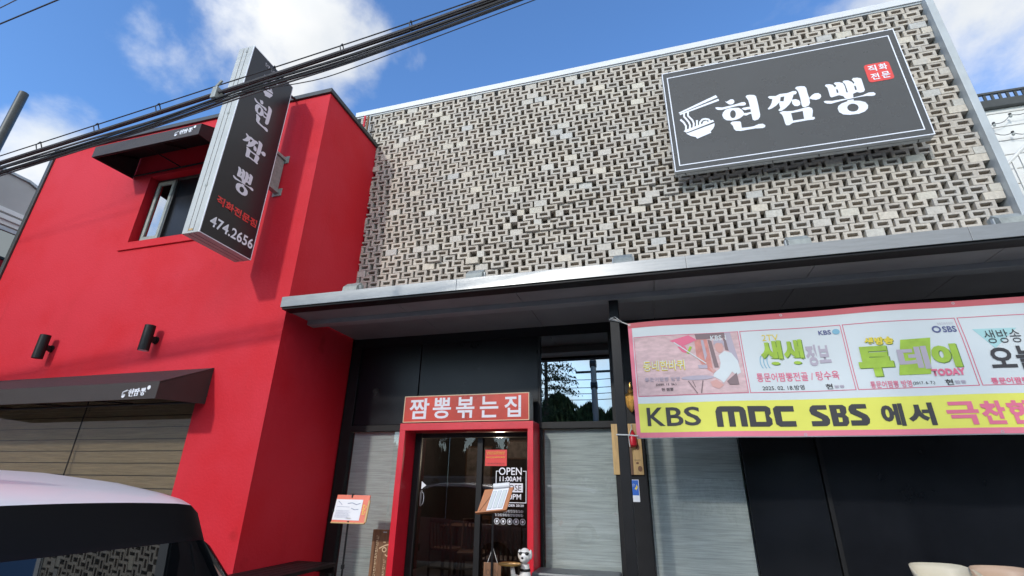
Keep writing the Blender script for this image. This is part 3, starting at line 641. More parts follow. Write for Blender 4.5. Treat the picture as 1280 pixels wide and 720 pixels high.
# ---------------------------------------------------------------- big sign on the brick screen
bs = thing('wall_sign', 'large charcoal lightbox sign with white lettering on the brick screen', 'sign', (0, 0, 0))
X0, X1, Z0, Z1, YS = 0.592, 3.462, 5.432, 7.130, -0.30
part('box', M['sign_frame'], bs, X0, X1, YS+0.008, YS+0.125, Z0, Z1, 0.004)
part('face', M['sign_dark'], bs, X0+0.012, X1-0.012, YS, YS+0.0075, Z0+0.012, Z1-0.012, 0)
part('edge', M['print_white'], bs, X0, X1, YS-0.003, YS+0.006, Z0, Z0+0.011, 0)
part('edge', M['print_white'], bs, X0, X1, YS-0.003, YS+0.006, Z1-0.011, Z1, 0)
part('edge', M['print_white'], bs, X0, X0+0.011, YS-0.002, YS+0.006, Z0+0.0115, Z1-0.0115, 0)
part('edge', M['print_white'], bs, X1-0.011, X1, YS-0.002, YS+0.006, Z0+0.0115, Z1-0.0115, 0)
part('seam', M['seam'], bs, X0+0.02, X1-0.02, YS+0.060, YS+0.064, Z0-0.002, Z0+0.002, 0)
for i in range(6):
    x = X0+0.12+i*0.52; MB().prism([(x, -0.245), (x+0.012, -0.245), (x+0.03, -0.30+0.11), (x+0.018, -0.30+0.11)], 'z', Z0-0.0035, Z0+0.001).build('latch', M['seam'], bs)
for x in (X0+0.25, X1-0.25):
    part('bracket', M['flood'], bs, x-0.03, x+0.03, YS+0.13, -0.06, Z0+0.2, Z0+0.26); part('bracket', M['flood'], bs, x-0.03, x+0.03, YS+0.13, -0.06, Z1-0.26, Z1-0.2)
ps_ = fr(YS)
b0, b1, c0, c1, lt = 0.652, 3.385, 5.515, 7.035, 0.013
flat('border_line', [rect(b0, b1, c0, c0+lt), rect(b0, b1, c1-lt, c1), rect(b0, b0+lt, c0+lt, c1-lt), rect(b1-lt, b1, c0+lt, c1-lt)], ps_, M['print_white'], bs, 0.002)
logo(['bowl', 'hyeon', 'jjam', 'ppong'], ps_, M['print_white'], bs, 1.6, 6.2, 1.0)
def rrect(cx, cz, w, h, r):
    pts = []
    for sx, sz, a0 in ((1, 1, 0), (-1, 1, 90), (-1, -1, 180), (1, -1, 270)):
        for k in range(5):
            a = R(a0+k*22.5); pts.append((cx+sx*(w/2-r)+r*math.cos(a), cz+sz*(h/2-r)+r*math.sin(a)))
    return (pts, [])
flat('seal', [rrect(3.145, 6.475, 0.275, 0.29, 0.035)], ps_, M['print_red'], bs, 0.003)
for s, x, z in (('직', 3.088, 6.545), ('화', 3.205, 6.545), ('전', 3.088, 6.412), ('문', 3.205, 6.412)):
    text(s, x-0.045, x+0.045, z-0.05, z+0.05, ps_, M['print_white'], bs, 0.02, 0.006)

# ---------------------------------------------------------------- projecting sign
pj = thing('projecting_sign', 'tall charcoal projecting sign with white letters and phone number', 'sign', (0, 0, 0))
XA, XB, YA, YB, ZA, ZB = -4.945, -4.705, -2.305, -1.535, 4.19, 7.045
part('box', M['sign_frame'], pj, XA, XB, YA, YB, ZA, ZB, 0.005)
part('face', M['sign_dark2'], pj, XB+0.0005, XB+0.008, YA+0.010, YB-0.010, ZA+0.010, ZB-0.010, 0)
part('face', M['sign_dark2'], pj, XA-0.008, XA-0.0005, YA+0.010, YB-0.010, ZA+0.010, ZB-0.010, 0)
for a in ((YA, YB, ZA, ZA+0.009), (YA, YB, ZB-0.009, ZB), (YA, YA+0.009, ZA+0.0095, ZB-0.0095), (YB-0.009, YB, ZA+0.0095, ZB-0.0095)):
    part('edge', M['print_white'], pj, XB+0.001, XB+0.010, a[0], a[1], a[2], a[3], 0)
for x in (XA+0.085, XB-0.085):
    part('seam', M['seam'], pj, x-0.002, x+0.002, YA-0.0025, YA+0.002, ZA+0.02, ZB-0.02, 0)
    part('seam', M['seam'], pj, x-0.002, x+0.002, YA+0.02, YB-0.02, ZA-0.0025, ZA+0.002, 0)
part('latch', M['pale_wood'], pj, XA+0.09, XA+0.145, YA-0.004, YA-0.001, ZA+0.03, ZA+0.055, 0)
for z in (ZA+0.62, ZA+1.7, ZB-0.1): part('latch', M['flood'], pj, XB-0.105, XB-0.075, YA-0.006, YA-0.001, z, z+0.03, 0.001)
side = lambda u, w, d: (XB+0.0085-d, u, w)      # seen from the right: u runs into the street wall
YC = (YA+YB)/2
sp = {'bowl': (-1.92, 6.69, 0.60, 0.80), 'hyeon': (-1.935, 6.205, 0.68, 0.88), 'jjam': (-1.905, 5.625, 0.60, 1.03), 'ppong': (-1.925, 5.10, 0.61, 0.97)}
logo(['bowl', 'hyeon', 'jjam', 'ppong'], side, M['print_lilac'], pj, 0, 0, 1, sp)
marks(6, YC-0.16, YC+0.16, 6.93, 6.97, side, M['print_lilac'], pj, 0.003, 6)
text('직화전문점', -2.21, -1.585, 4.625, 4.735, side, M['print_red'], pj, 0.03)
text('474.2656', -2.215, -1.565, 4.325, 4.465, side, M['print_white'], pj, 0.02)
for z in (5.35, 5.90):
    MB().box(XB-0.10, XB-0.02, YB, FY, z-0.02, z+0.02).build('bracket', M['flood'], pj, 0.003)
    MB().box(XB-0.13, XB+0.02, FY-0.012, FY-0.001, z-0.06, z+0.06).build('wall_plate', M['flood'], pj, 0.003)
part('bracket_cover', M['flood'], pj, XB-0.075, XB-0.045, YB+0.002, FY-0.015, 5.372, 5.878, 0.003)
MB().tube([(XB-0.12, YB, 7.0), (XB-0.12, YB+0.16, 7.03), (XB-0.12, FY+0.1, 7.10)], 0.02, 8).build('stay', M['coping'], pj, smooth=True)

# ---------------------------------------------------------------- sign over the door
ds = thing('door_sign', 'red lightbox sign with white letters standing on the door surround', 'sign', (0, 0, 0))
part('box', M['sign_frame'], ds, -3.082, -1.410, -0.155, 0.05, 2.332, 2.662, 0.004)
part('face', M['sign_red'], ds, -3.073, -1.419, -0.164, -0.156, 2.341, 2.653, 0)
for a in ((-3.082, -1.410, 2.332, 2.3405), (-3.082, -1.410, 2.6535, 2.662), (-3.082, -3.0735, 2.341, 2.653), (-1.4185, -1.410, 2.341, 2.653)):
    part('edge', M['gold_line'], ds, a[0], a[1], -0.167, -0.156, a[2], a[3], 0)
pd = fr(-0.164)
for s, a, b in (('짬', -3.0, -2.727), ('뽕', -2.675, -2.425), ('볶', -2.357, -2.112), ('는', -2.040, -1.800), ('집', -1.722, -1.512)):
    text(s, a, b, 2.372, 2.63, pd, M['print_lilac'], ds, 0.018, 0.003)

# ---------------------------------------------------------------- banner
bn = thing('banner', 'wide white and yellow advertising banner tied to the canopy post', 'banner', (0, 0, 0))
BX0, BX1, BZ0, BZ1 = -0.152, 5.05, 2.036, 3.192
def wave(x, z): return 0.020*math.sin(3.1*x+1.3*z)+0.008*math.sin(6.3*x-3.1*z+1)+0.005*math.sin(1.7*x+9*z)+0.010*math.exp(-(x-BX0)*6)*math.sin(26*z)
pb = lambda u, w, d: (u, -0.955+wave(u, w)+d, w)
def panel(name, u0, u1, w0, w1, m, parent, dy, solid=False):
    nu = max(1, int((u1-u0)/0.045)); nw = max(1, int((w1-w0)/0.045)); b = MB()
    for j in range(nw+1):
        for i in range(nu+1): b.v.append(pb(u0+(u1-u0)*i/nu, w0+(w1-w0)*j/nw, -dy))
    for j in range(nw):
        for i in range(nu):
            a = j*(nu+1)+i; b.f.append((a, a+1, a+nu+2, a+nu+1))
    me = b.mesh(name, m, smooth=True)
    o = link(name, me, None, parent)
    if solid:
        md = o.modifiers.new('thickness', 'SOLIDIFY'); md.thickness = 0.001
    return o
panel('cloth', BX0, BX1, BZ0, BZ1, M['b_white'], bn, 0.0, True)
panel('border', BX0, BX1, 3.135, BZ1, M['b_rose'], bn, 0.002)
panel('border', BX0, BX0+0.038, BZ0+0.008, 3.135, M['b_pink'], bn, 0.002)
panel('border', BX0+0.038, BX1, BZ0+0.008, BZ0+0.055, M['b_pink'], bn, 0.002)
panel('border', BX1-0.038, BX1, BZ0+0.055, 3.135, M['b_pink'], bn, 0.002)
panel('yellow_band', BX0+0.038, BX1-0.038, BZ0+0.055, 2.362, M['b_yellow'], bn, 0.002)
def frame(u0, u1, w0, w1, t=0.006): return [rect(u0, u1, w0, w0+t), rect(u0, u1, w1-t, w1), rect(u0, u0+t, w0+t, w1-t), rect(u1-t, u1, w0+t, w1-t)]
def thin_frame(u0, u1, w0, w1):
    for a in ((u0, u1, w0, w0+0.006), (u0, u1, w1-0.006, w1), (u0, u0+0.006, w0+0.006, w1-0.006), (u1-0.006, u1, w0+0.006, w1-0.006)): panel('border', a[0], a[1], a[2], a[3], M['b_line'], bn, 0.0025)
for a, b in ((-0.105, 0.893), (0.906, 1.775), (1.788, 2.668), (2.685, 3.60), (3.62, 4.55)): thin_frame(a, b, 2.43, 3.035)
# first panel: a printed photo of a man at a cafe table under a red parasol
panel('photo_print', -0.098, 0.886, 2.437, 3.028, M['b_photo'], bn, 0.003)
def ph(name, polys, m, dy):
    for i, q in enumerate(polys): flat(name, [q], pb, M[m], bn, dy+0.0002*i)
S = lambda px, pz: (-0.104+(px-48)*0.000985+(pz-135)*0.00001, 3.030-(pz-135)*0.00114)   # layout of the printed picture
def SP(l): return ([S(*p) for p in l], [])
ph('photo_print', [SP([(640, 185), (760, 185), (775, 490), (690, 430), (640, 330)])], 'b_brick', 0.0045)
ph('photo_print', [SP([(650, 135), (940, 135), (945, 180), (660, 185)]), SP([(765, 190), (800, 200), (830, 440), (790, 440)]), SP([(910, 180), (945, 200), (950, 300), (915, 290)])], 'b_dark', 0.005)
ph('photo_print', [SP([(930, 135), (985, 135), (1020, 400), (1000, 420), (945, 300)]), SP([(700, 190), (725, 190), (745, 400), (715, 400)])], 'b_lilac', 0.0055)
ph('photo_print', [SP([(400, 185), (590, 142), (665, 188), (520, 240)])], 'b_rosetext', 0.006)
ph('photo_print', [SP([(470, 240), (545, 238), (580, 310), (510, 290)])], 'b_rosetext', 0.0055)
ph('photo_print', [stroke([S(440, 200), S(720, 400)], 0.010)], 'b_white', 0.007)
ph('photo_print', [SP([(550, 300), (590, 240), (610, 250), (570, 310)])], 'b_green', 0.0072)
ph('photo_print', [SP([(845, 335), (905, 298), (965, 318), (1010, 390), (1020, 490), (975, 512), (940, 480), (905, 520), (850, 572), (825, 548), (765, 515), (775, 490), (835, 450), (852, 400)])], 'b_white', 0.0068)
ph('photo_print', [disc(*S(862, 262), 0.036, 0.058), SP([(730, 560), (790, 540), (850, 590), (800, 620), (745, 600)]), SP([(740, 430), (800, 465), (770, 490)])], 'b_skin', 0.0074)
ph('photo_print', [SP([(815, 240), (820, 200), (870, 185), (915, 210), (912, 270), (895, 230), (850, 222)])], 'b_lilac', 0.0082)
ph('photo_print', [disc(*S(620, 520), 0.15, 0.022), SP([(640, 410), (725, 410), (725, 445), (645, 440)])], 'b_lilac', 0.0076)
ph('photo_print', [stroke([S(530, 545), S(600, 650)], 0.010), stroke([S(665, 545), S(635, 650)], 0.010), stroke([S(570, 545), S(590, 600)], 0.007), SP([(880, 560), (980, 490), (985, 590), (900, 590)])], 'b_dark', 0.0084)
text('KBS 1', 0.632, 0.775, 2.952, 3.005, pb, M['b_white'], bn, 0.02, 0.009)
text('동네한바퀴', -0.035, 0.36, 2.672, 2.775, pb, M['b_gold'], bn, 0.03, 0.009)
text('동네한바퀴', -0.032, 0.363, 2.680, 2.780, pb, M['b_white'], bn, -0.004, 0.010)
text('통문어짬뽕 방영', -0.03, 0.30, 2.57, 2.61, pb, M['b_lilac'], bn, 0.01, 0.009)
text('(2020. 12. 26.)', 0.072, 0.262, 2.524, 2.548, pb, M['b_black'], bn, 0.01, 0.009)
text('현 짬뽕', 0.12, 0.23, 2.475, 2.505, pb, M['b_black'], bn, 0.01, 0.009)
# second panel
text('KBS', 1.585, 1.688, 2.950, 2.994, pb, M['b_navy'], bn, 0.03)
flat('emblem', [disc(1.728, 2.972, 0.030, 0.026)], pb, M['b_sky'], bn, 0.005)
text('2TV', 1.095, 1.238, 2.924, 2.984, pb, M['b_gold'], bn, 0.0)
for s, a, b in (('생', 1.060, 1.250), ('생', 1.262, 1.430)):
    text(s, a+0.008, b+0.008, 2.640, 2.918, pb, M['b_green2'], bn, 0.045, 0.004); text(s, a, b, 2.646, 2.924, pb, M['b_green'], bn, 0.045, 0.006)
text('정보', 1.448, 1.640, 2.665, 2.865, pb, M['b_lilac'], bn, 0.04, 0.005)
for k in range(3): flat('emblem', [stroke([(1.075+0.03*k-0.02*math.cos(a)*1.6, 2.72+0.07*math.sin(a)) for a in [x*0.35 for x in range(-3, 4)]], 0.008)], pb, M['b_sky'], bn, 0.0032)
text('통문어짬뽕전골 / 탕수육', 0.985, 1.672, 2.530, 2.614, pb, M['b_rosetext'], bn, 0.012)
text('2025. 02. 18.방영', 1.018, 1.374, 2.450, 2.495, pb, M['b_black'], bn, 0.008)
text('현', 1.545, 1.600, 2.446, 2.495, pb, M['b_black'], bn, 0.02); text('짬뽕', 1.610, 1.690, 2.452, 2.480, pb, M['b_lilac'], bn, 0.02)
# third panel
flat('lettering', [([(2.125, 2.545), (2.360, 2.545), (2.432, 2.862), (2.200, 2.855)], [])], pb, M['b_green'], bn, 0.004)
text('생방송', 1.928, 2.150, 2.815, 2.888, pb, M['b_green2'], bn, 0.06, 0.004); text('생방송', 1.924, 2.146, 2.820, 2.892, pb, M['b_gold'], bn, 0.05, 0.006)
text('투', 1.850, 2.115, 2.535, 2.808, pb, M['b_green2'], bn, 0.07, 0.004); text('투', 1.842, 2.107, 2.540, 2.812, pb, M['b_green'], bn, 0.07, 0.0065)
text('데', 2.150, 2.375, 2.590, 2.790, pb, M['b_lilac'], bn, 0.04, 0.0075)
text('이', 2.410, 2.606, 2.590, 2.795, pb, M['b_green2'], bn, 0.07, 0.004); text('이', 2.402, 2.598, 2.595, 2.800, pb, M['b_green'], bn, 0.07, 0.0065)
text('TODAY', 2.365, 2.602, 2.524, 2.586, pb, M['b_rosetext'], bn, 0.06, 0.008)
flat('emblem', [ring(2.500, 2.935, 0.035, 0.032, 0.014)], pb, M['b_navy'], bn, 0.004)
text('SBS', 2.545, 2.648, 2.903, 2.960, pb, M['b_navy'], bn, 0.03); marks(7, 2.52, 2.64, 2.975, 2.995, pb, M['b_lilac'], bn, 0.004, 7)
text('통문어짬뽕 방영', 1.890, 2.200, 2.440, 2.500, pb, M['b_rosetext'], bn, 0.012); text('(2017. 6. 7.)', 2.208, 2.366, 2.452, 2.484, pb, M['b_black'], bn, 0.01)
text('현', 2.440, 2.495, 2.444, 2.494, pb, M['b_black'], bn, 0.02); text('짬뽕', 2.503, 2.583, 2.450, 2.482, pb, M['b_lilac'], bn, 0.02)
# fourth panel, cut by the picture's edge, and the one after it
flat('emblem', [([(2.76, 2.92), (3.08, 2.915), (2.87, 2.74)], [])], pb, M['b_teal'], bn, 0.003)
text('생방송', 2.825, 3.085, 2.785, 2.905, pb, M['b_black'], bn, -0.004, 0.006)
text('오늘', 2.800, 3.170, 2.550, 2.755, pb, M['b_black'], bn, 0.03, 0.006)
text('통문어짬뽕전골 방영', 2.755, 3.25, 2.440, 2.492, pb, M['b_rosetext'], bn, 0.025)
# the yellow line of large letters
text('K', -0.040, 0.122, 2.150, 2.322, pb, M['b_black'], bn, 0.015, 0.006); text('B', 0.138, 0.290, 2.148, 2.321, pb, M['b_black'], bn, 0.015, 0.006); text('S', 0.300, 0.445, 2.147, 2.320, pb, M['b_black'], bn, 0.015, 0.006)
def blk(polys): flat('lettering', polys, pb, M['b_black'], bn, 0.006)
blk([([(0.578, 2.130), (0.578, 2.270), (0.598, 2.308), (0.625, 2.315), (0.790, 2.312), (0.822, 2.300), (0.838, 2.270), (0.840, 2.130), (0.785, 2.130), (0.782, 2.262), (0.738, 2.262), (0.738, 2.130), (0.683, 2.130), (0.683, 2.265), (0.634, 2.265), (0.634, 2.130)], [])])
blk([([(0.858, 2.128), (0.858, 2.312), (1.020, 2.310), (1.050, 2.290), (1.050, 2.245), (1.030, 2.222), (1.052, 2.195), (1.050, 2.150), (1.020, 2.128)], [[(0.915, 2.170), (1.000, 2.170), (1.000, 2.262), (0.915, 2.262)]])])
blk([([(1.245, 2.126), (1.110, 2.126), (1.078, 2.150), (1.072, 2.285), (1.100, 2.308), (1.245, 2.306), (1.245, 2.258), (1.135, 2.258), (1.135, 2.174), (1.245, 2.174)], [])])
def ess(x): return ([(x, 2.126), (x, 2.170), (x+0.085, 2.170), (x+0.085, 2.185), (x+0.01, 2.228), (x, 2.262), (x+0.01, 2.290), (x+0.035, 2.308), (x+0.140, 2.306), (x+0.140, 2.268), (x+0.062, 2.268), (x+0.062, 2.258), (x+0.135, 2.212), (x+0.148, 2.180), (x+0.140, 2.145), (x+0.115, 2.126)], [])
blk([ess(1.368)]); blk([ess(1.672)])
blk([([(1.530, 2.124), (1.530, 2.306), (1.635, 2.304), (1.658, 2.285), (1.655, 2.240), (1.640, 2.220), (1.660, 2.195), (1.658, 2.150), (1.635, 2.124)], [[(1.582, 2.158), (1.610, 2.158), (1.612, 2.196), (1.582, 2.200)], [(1.582, 2.236), (1.606, 2.236), (1.606, 2.270), (1.582, 2.270)]])])
text('에', 1.912, 2.078, 2.118, 2.304, pb, M['b_black'], bn, 0.045, 0.006); text('서', 2.105, 2.292, 2.118, 2.304, pb, M['b_black'], bn, 0.045, 0.006)
for s, a, b in (('극', 2.375, 2.590), ('찬', 2.605, 2.770), ('한', 2.790, 2.965)):
    text(s, a, b, 2.116, 2.304, pb, M['b_rosetext'], bn, 0.042, 0.006)
for ex, ez in ((BX0+0.015, 3.175), (BX0+0.015, 2.056), (1.3, 3.172), (2.7, 3.172), (1.3, 2.056), (2.7, 2.056)): flat('eyelet', [ring(ex, ez, 0.012, 0.012, 0.005, 12)], pb, M['grey_metal'], bn, 0.004)
# cords: top corner to the post, bottom corner round the post
MB().tube([(BX0+0.01, -0.955, 3.18), (-0.235, -0.92, 3.235), (-0.245, -0.905, 3.24)], 0.006, 6).tube([(-0.245, -0.906, 3.24), (-0.34, -0.906, 3.27), (-0.342, -0.85, 3.27)], 0.006, 6).tube([(-0.20, -0.94, 3.21), (-0.28, -0.95, 3.28), (-0.33, -0.94, 3.27), (-0.22, -0.93, 3.235)], 0.004, 6).build('cord', M['string'], bn)
MB().tube([(BX0+0.01, -0.955, 2.06), (-0.24, -0.91, 2.075), (-0.345, -0.905, 2.08), (-0.345, -0.85, 2.08)], 0.007, 6).build('cord', M['string'], bn)
# ---------------------------------------------------------------- things on the pier
wp = thing('wooden_plaque', 'pale wooden notice board hung on the black pier behind the post', 'plaque', (0, 0, 0))
part('board', M['pale_wood'], wp, -0.472, -0.138, 0.070, 0.094, 1.735, 2.295, 0.004)
part('band', M['dark_wood'], wp, -0.300, -0.250, 0.060, 0.069, 1.735, 2.10, 0.002)
pp_ = fr(0.066)
marks(10, -0.392, -0.372, 1.78, 2.14, pp_, M['black_print'], wp, 0.001, 8, True)
flat('emblem', [disc(-0.185, 2.03, 0.02, 0.03), disc(-0.175, 1.80, 0.024, 0.03), disc(-0.20, 1.86, 0.016, 0.012)], pp_, M['wood'], wp, 0.001)
marks(6, -0.235, -0.160, 1.885, 1.897, pp_, M['black_print'], wp, 0.001, 9)
pc = thing('red_pouch', 'small red cloth pouch with white cord hanging on the wooden board', 'pouch', (-0.235, 0.03, 2.12))
MB().lathe([(0.012, 0.10), (0.022, 0.085), (0.040, 0.03), (0.050, -0.03), (0.046, -0.07), (0.02, -0.09)], (0, 0, 0), 12).build('bag', M['red_paint'], pc, smooth=True)
MB().tube([(-0.03, -0.05, -0.09), (-0.04, -0.045, 0.02), (0.0, -0.03, 0.11), (0.0, 0.0, 0.16), (0.0, 0.03, 0.165)], 0.006, 6).build('cord', M['string'], pc)
gs = thing('notice_sticker', 'small blue and white window sticker on the black pier', 'sticker', (0, 0, 0))
part('backing', M['paper'], gs, -0.300, -0.205, 0.094, 0.0985, 1.455, 1.685, 0)
flat('print', [rect(-0.296, -0.210, 1.522, 1.679)], fr(0.094), M['blue'], gs, 0.001)
flat('print', [([(-0.255, 1.59), (-0.235, 1.575), (-0.218, 1.61), (-0.232, 1.635), (-0.238, 1.61)], [])], fr(0.094), M['yellow'], gs, 0.002)
marks(2, -0.288, -0.250, 1.615, 1.64, fr(0.094), M['print_white'], gs, 0.002, 10)
ln = thing('wall_lantern', 'ornate brass wall lantern with amber glass on the black pier', 'lantern', (-0.215, 0.02, 2.60))
MB().lathe([(0.005, -0.17), (0.02, -0.155), (0.055, -0.11), (0.066, -0.04), (0.068, 0.0)], (0, 0, 0), 12).build('glass', M['amber'], ln, smooth=True)
MB().lathe([(0.075, 0.0), (0.07, 0.02), (0.03, 0.05), (0.035, 0.07), (0.014, 0.10), (0.018, 0.12), (0.004, 0.17)], (0, 0, 0), 12).build('crown', M['gold'], ln, smooth=True)
rb_ = MB()
for k in range(6):
    a = k*math.pi/3; rb_.tube([(0.069*math.cos(a), 0.069*math.sin(a), 0.0), (0.064*math.cos(a), 0.064*math.sin(a), -0.05), (0.05*math.cos(a), 0.05*math.sin(a), -0.115), (0.0, 0.0, -0.18)], 0.005, 5)
rb_.build('rib', M['gold'], ln)
MB().tube([(0, 0, 0.10), (0, 0.02, 0.17), (0, 0.06, 0.16), (0, 0.078, 0.12)], 0.009, 8).build('arm', M['gold'], ln, smooth=True)
MB().ball((0, 0, -0.05), 0.018, 0.018, 0.03).build('bulb', M['bulb'], ln, smooth=True)

# ---------------------------------------------------------------- menu boards on stands
m1 = thing('menu_stand', 'orange menu board with white sheet on a thin black tripod beside the red wall', 'menu stand', (-3.475, -0.5, 0.30))
MB().tube([(0.01, 0, 0.02), (0.0, 0, 0.90)], 0.011, 8).tube([(0.005, 0, 0.42), (0.004, 0, 0.46)], 0.02, 8).build('pole', M['black_matt'], m1, smooth=True)
for a in (20, 140, 260): MB().tube([(0.008, 0, 0.30), (0.22*math.cos(R(a)), 0.22*math.sin(R(a)), 0.005)], 0.009, 6).build('leg', M['black_matt'], m1)
tilt = lambda u, w, d: (u, w*0.20+d*0.98, 0.885+w*0.98-d*0.2)
def tilted(name, u0, u1, w0, w1, d0, d1, m, parent, pl):
    b = MB(); b.v = [pl(u, w, d) for d in (d0, d1) for (u, w) in ((u0, w0), (u1, w0), (u1, w1), (u0, w1))]
    b.f = [(0, 1, 2, 3), (7, 6, 5, 4), (0, 4, 5, 1), (1, 5, 6, 2), (2, 6, 7, 3), (3, 7, 4, 0)]; return b.build(name, m, parent, 0.002)
bd = tilted('board', -0.225, 0.215, 0.0, 0.295, 0.0, 0.014, M['coral'], m1, tilt)
tilted('sheet', -0.222, 0.135, 0.022, 0.245, -0.0035, -0.0005, M['paper'], m1, tilt)
tilted('sheet', 0.205, 0.228, 0.005, 0.24, -0.004, 0.012, M['pale_wood'], m1, tilt)
tilted('edge', -0.224, 0.214, -0.014, 0.0, -0.012, 0.014, M['pale_wood'], m1, tilt)
pr_ = [stroke([(-0.19, 0.225), (-0.15, 0.20), (-0.13, 0.185)], 0.006), stroke([(-0.06, 0.20), (0.0, 0.208), (0.06, 0.19), (0.11, 0.205)], 0.009), stroke([(-0.19, 0.165), (-0.02, 0.162)], 0.004), stroke([(0.0, 0.15), (0.05, 0.135), (0.10, 0.14)], 0.008)]
flat('print', pr_, tilt, M['paper_grey'], m1, 0.0045)
for k in range(5): marks(12, -0.195, -0.01+0.02*(k % 2), 0.115-0.017*k, 0.126-0.017*k, tilt, M['paper_grey'], m1, 0.0045, k+20)
marks(4, -0.04, 0.03, 0.035, 0.048, tilt, M['black_print'], m1, 0.0045, 11)
marks(2, 0.148, 0.195, 0.08, 0.19, tilt, M['yellow'], m1, 0.003, 12, True)
for u in (-0.02,): tilted('clip', u-0.006, u+0.006, 0.265, 0.305, -0.012, 0.02, M['black_matt'], m1, tilt)
tilted('clip', -0.24, -0.218, 0.11, 0.13, -0.012, 0.02, M['black_matt'], m1, tilt)

m2 = thing('music_stand', 'tan clipboard with white menu sheets on a stand before the door', 'menu stand', (-1.73, -0.5, 0.30))
MB().tube([(0, 0.02, 0.02), (0, 0.02, 1.08)], 0.012, 8).build('pole', M['black_matt'], m2, smooth=True)
for a in (90, 210, 330): MB().tube([(0, 0.02, 0.30), (0.22*math.cos(R(a)), 0.02+0.22*math.sin(R(a)), 0.005)], 0.009, 6).build('leg', M['black_matt'], m2)
def tilt2(u, w, d):
    cu = math.cos(R(-10)); su = math.sin(R(-10)); x = u*cu-w*0.0; 
    return (x+w*0.18, w*0.42+d*0.9+u*0.12, 1.045+w*0.90-d*0.42+u*0.10)
tilted('binder', -0.175, 0.150, 0.0, 0.255, 0.0, 0.012, M['orange_board'], m2, tilt2)
tilted('ledge', -0.180, 0.155, -0.014, 0.0, -0.035, 0.012, M['orange_board'], m2, tilt2)
tilted('sheet', -0.075, 0.105, 0.010, 0.275, -0.006, -0.001, M['paper'], m2, tilt2)
MB().tube([tilt2(-0.075, 0.275, -0.02), tilt2(0.105, 0.275, -0.02)], 0.028, 10).build('sheet', M['paper'], m2, smooth=True)
flat('print', [rect(-0.065, -0.025, 0.03, 0.225), rect(-0.012, 0.032, 0.03, 0.225), rect(0.045, 0.092, 0.03, 0.225)], tilt2, M['b_teal'] if False else M['paper_grey'], m2, 0.0062)
flat('print', [rect(-0.061, -0.029, 0.034, 0.221), rect(-0.008, 0.028, 0.034, 0.221), rect(0.049, 0.088, 0.034, 0.221)], tilt2, M['b_white'], m2, 0.0075)
tilted('band', -0.160, -0.154, 0.0, 0.255, -0.003, 0.014, M['black_matt'], m2, lambda u, w, d: tilt2(u+w*0.45, w, d))
tg = thing('open_board', 'small hanging wooden board reading OPEN on a white cord below the clipboard', 'sign', (-1.73, -0.46, 0.86))
b_ = part('board', M['wood'], tg, -0.095, 0.095, -0.006, 0.006, -0.19, 0.0, 0.004)
text('OPEN', -0.065, 0.065, -0.12, -0.06, fr(-0.006), M['dark_wood'], tg, 0.02, 0.002)
MB().tube([(-0.055, 0, -0.004), (0.0, 0, 0.14)], 0.003, 5).tube([(0.055, 0, -0.004), (0.0, 0, 0.14)], 0.003, 5).build('cord', M['string'], tg)

wb = thing('wooden_signboard', 'brown wooden signboard with carved cream letters leaning beside the door surround', 'signboard', (0, 0, 0))
part('board', M['wood'], wb, -3.392, -3.115, -0.065, -0.040, 0.32, 1.088, 0.004)
pw = fr(-0.065)
flat('lettering', [stroke([(-3.235, 0.955), (-3.205, 0.955)], 0.010), stroke([(-3.285, 0.885), (-3.245, 0.905), (-3.195, 0.925), (-3.165, 0.93)], 0.012), ring(-3.215, 0.875, 0.030, 0.027, 0.010), stroke([(-3.165, 0.885), (-3.135, 0.890)], 0.010), stroke([(-3.135, 0.945), (-3.130, 0.84)], 0.013), stroke([(-3.20, 0.825), (-3.175, 0.81), (-3.135, 0.815)], 0.012)], pw, M['gold_line'], wb, 0.002)
marks(9, -3.335, -3.303, 0.42, 1.02, pw, M['gold_line'], wb, 0.002, 13, True)
marks(5, -3.215, -3.185, 0.45, 0.77, pw, M['gold_line'], wb, 0.002, 14, True)
flat('hook_plate', [rect(-3.25, -3.20, 1.055, 1.068)], pw, M['grey_metal'], wb, 0.002)

# ---------------------------------------------------------------- benches, chairs
b1 = thing('bench', 'black slatted bench standing along the red side wall', 'bench', (-3.90, -0.85, 0.30))
for k in range(5): part('slat', M['black_matt'], b1, -0.25+k*0.105, -0.152+k*0.105, -0.70, 0.47, 0.42, 0.455, 0.004)
part('apron', M['black_matt'], b1, -0.25, 0.268, -0.695, -0.655, 0.36, 0.418); part('apron', M['black_matt'], b1, -0.25, 0.268, 0.43, 0.465, 0.36, 0.418)
for sx in (-0.22, 0.22):
    for sy in (-0.64, 0.40): part('leg', M['black_matt'], b1, sx-0.025, sx+0.025, sy-0.025, sy+0.025, 0.0, 0.358)
b2 = thing('bench', 'low bench with grey vinyl cushion below the blind between door and post', 'bench', (-0.90, -0.13, 0.30))
part('cushion', M['cushion'], b2, -0.45, 0.45, -0.19, 0.19, 0.40, 0.475, 0.02)
part('seat', M['black_matt'], b2, -0.44, 0.44, -0.18, 0.18, 0.36, 0.398)
for sx in (-0.38, 0.38):
    for sy in (-0.14, 0.14): part('leg', M['black_matt'], b2, sx-0.02, sx+0.02, sy-0.02, sy+0.02, 0.0, 0.358)
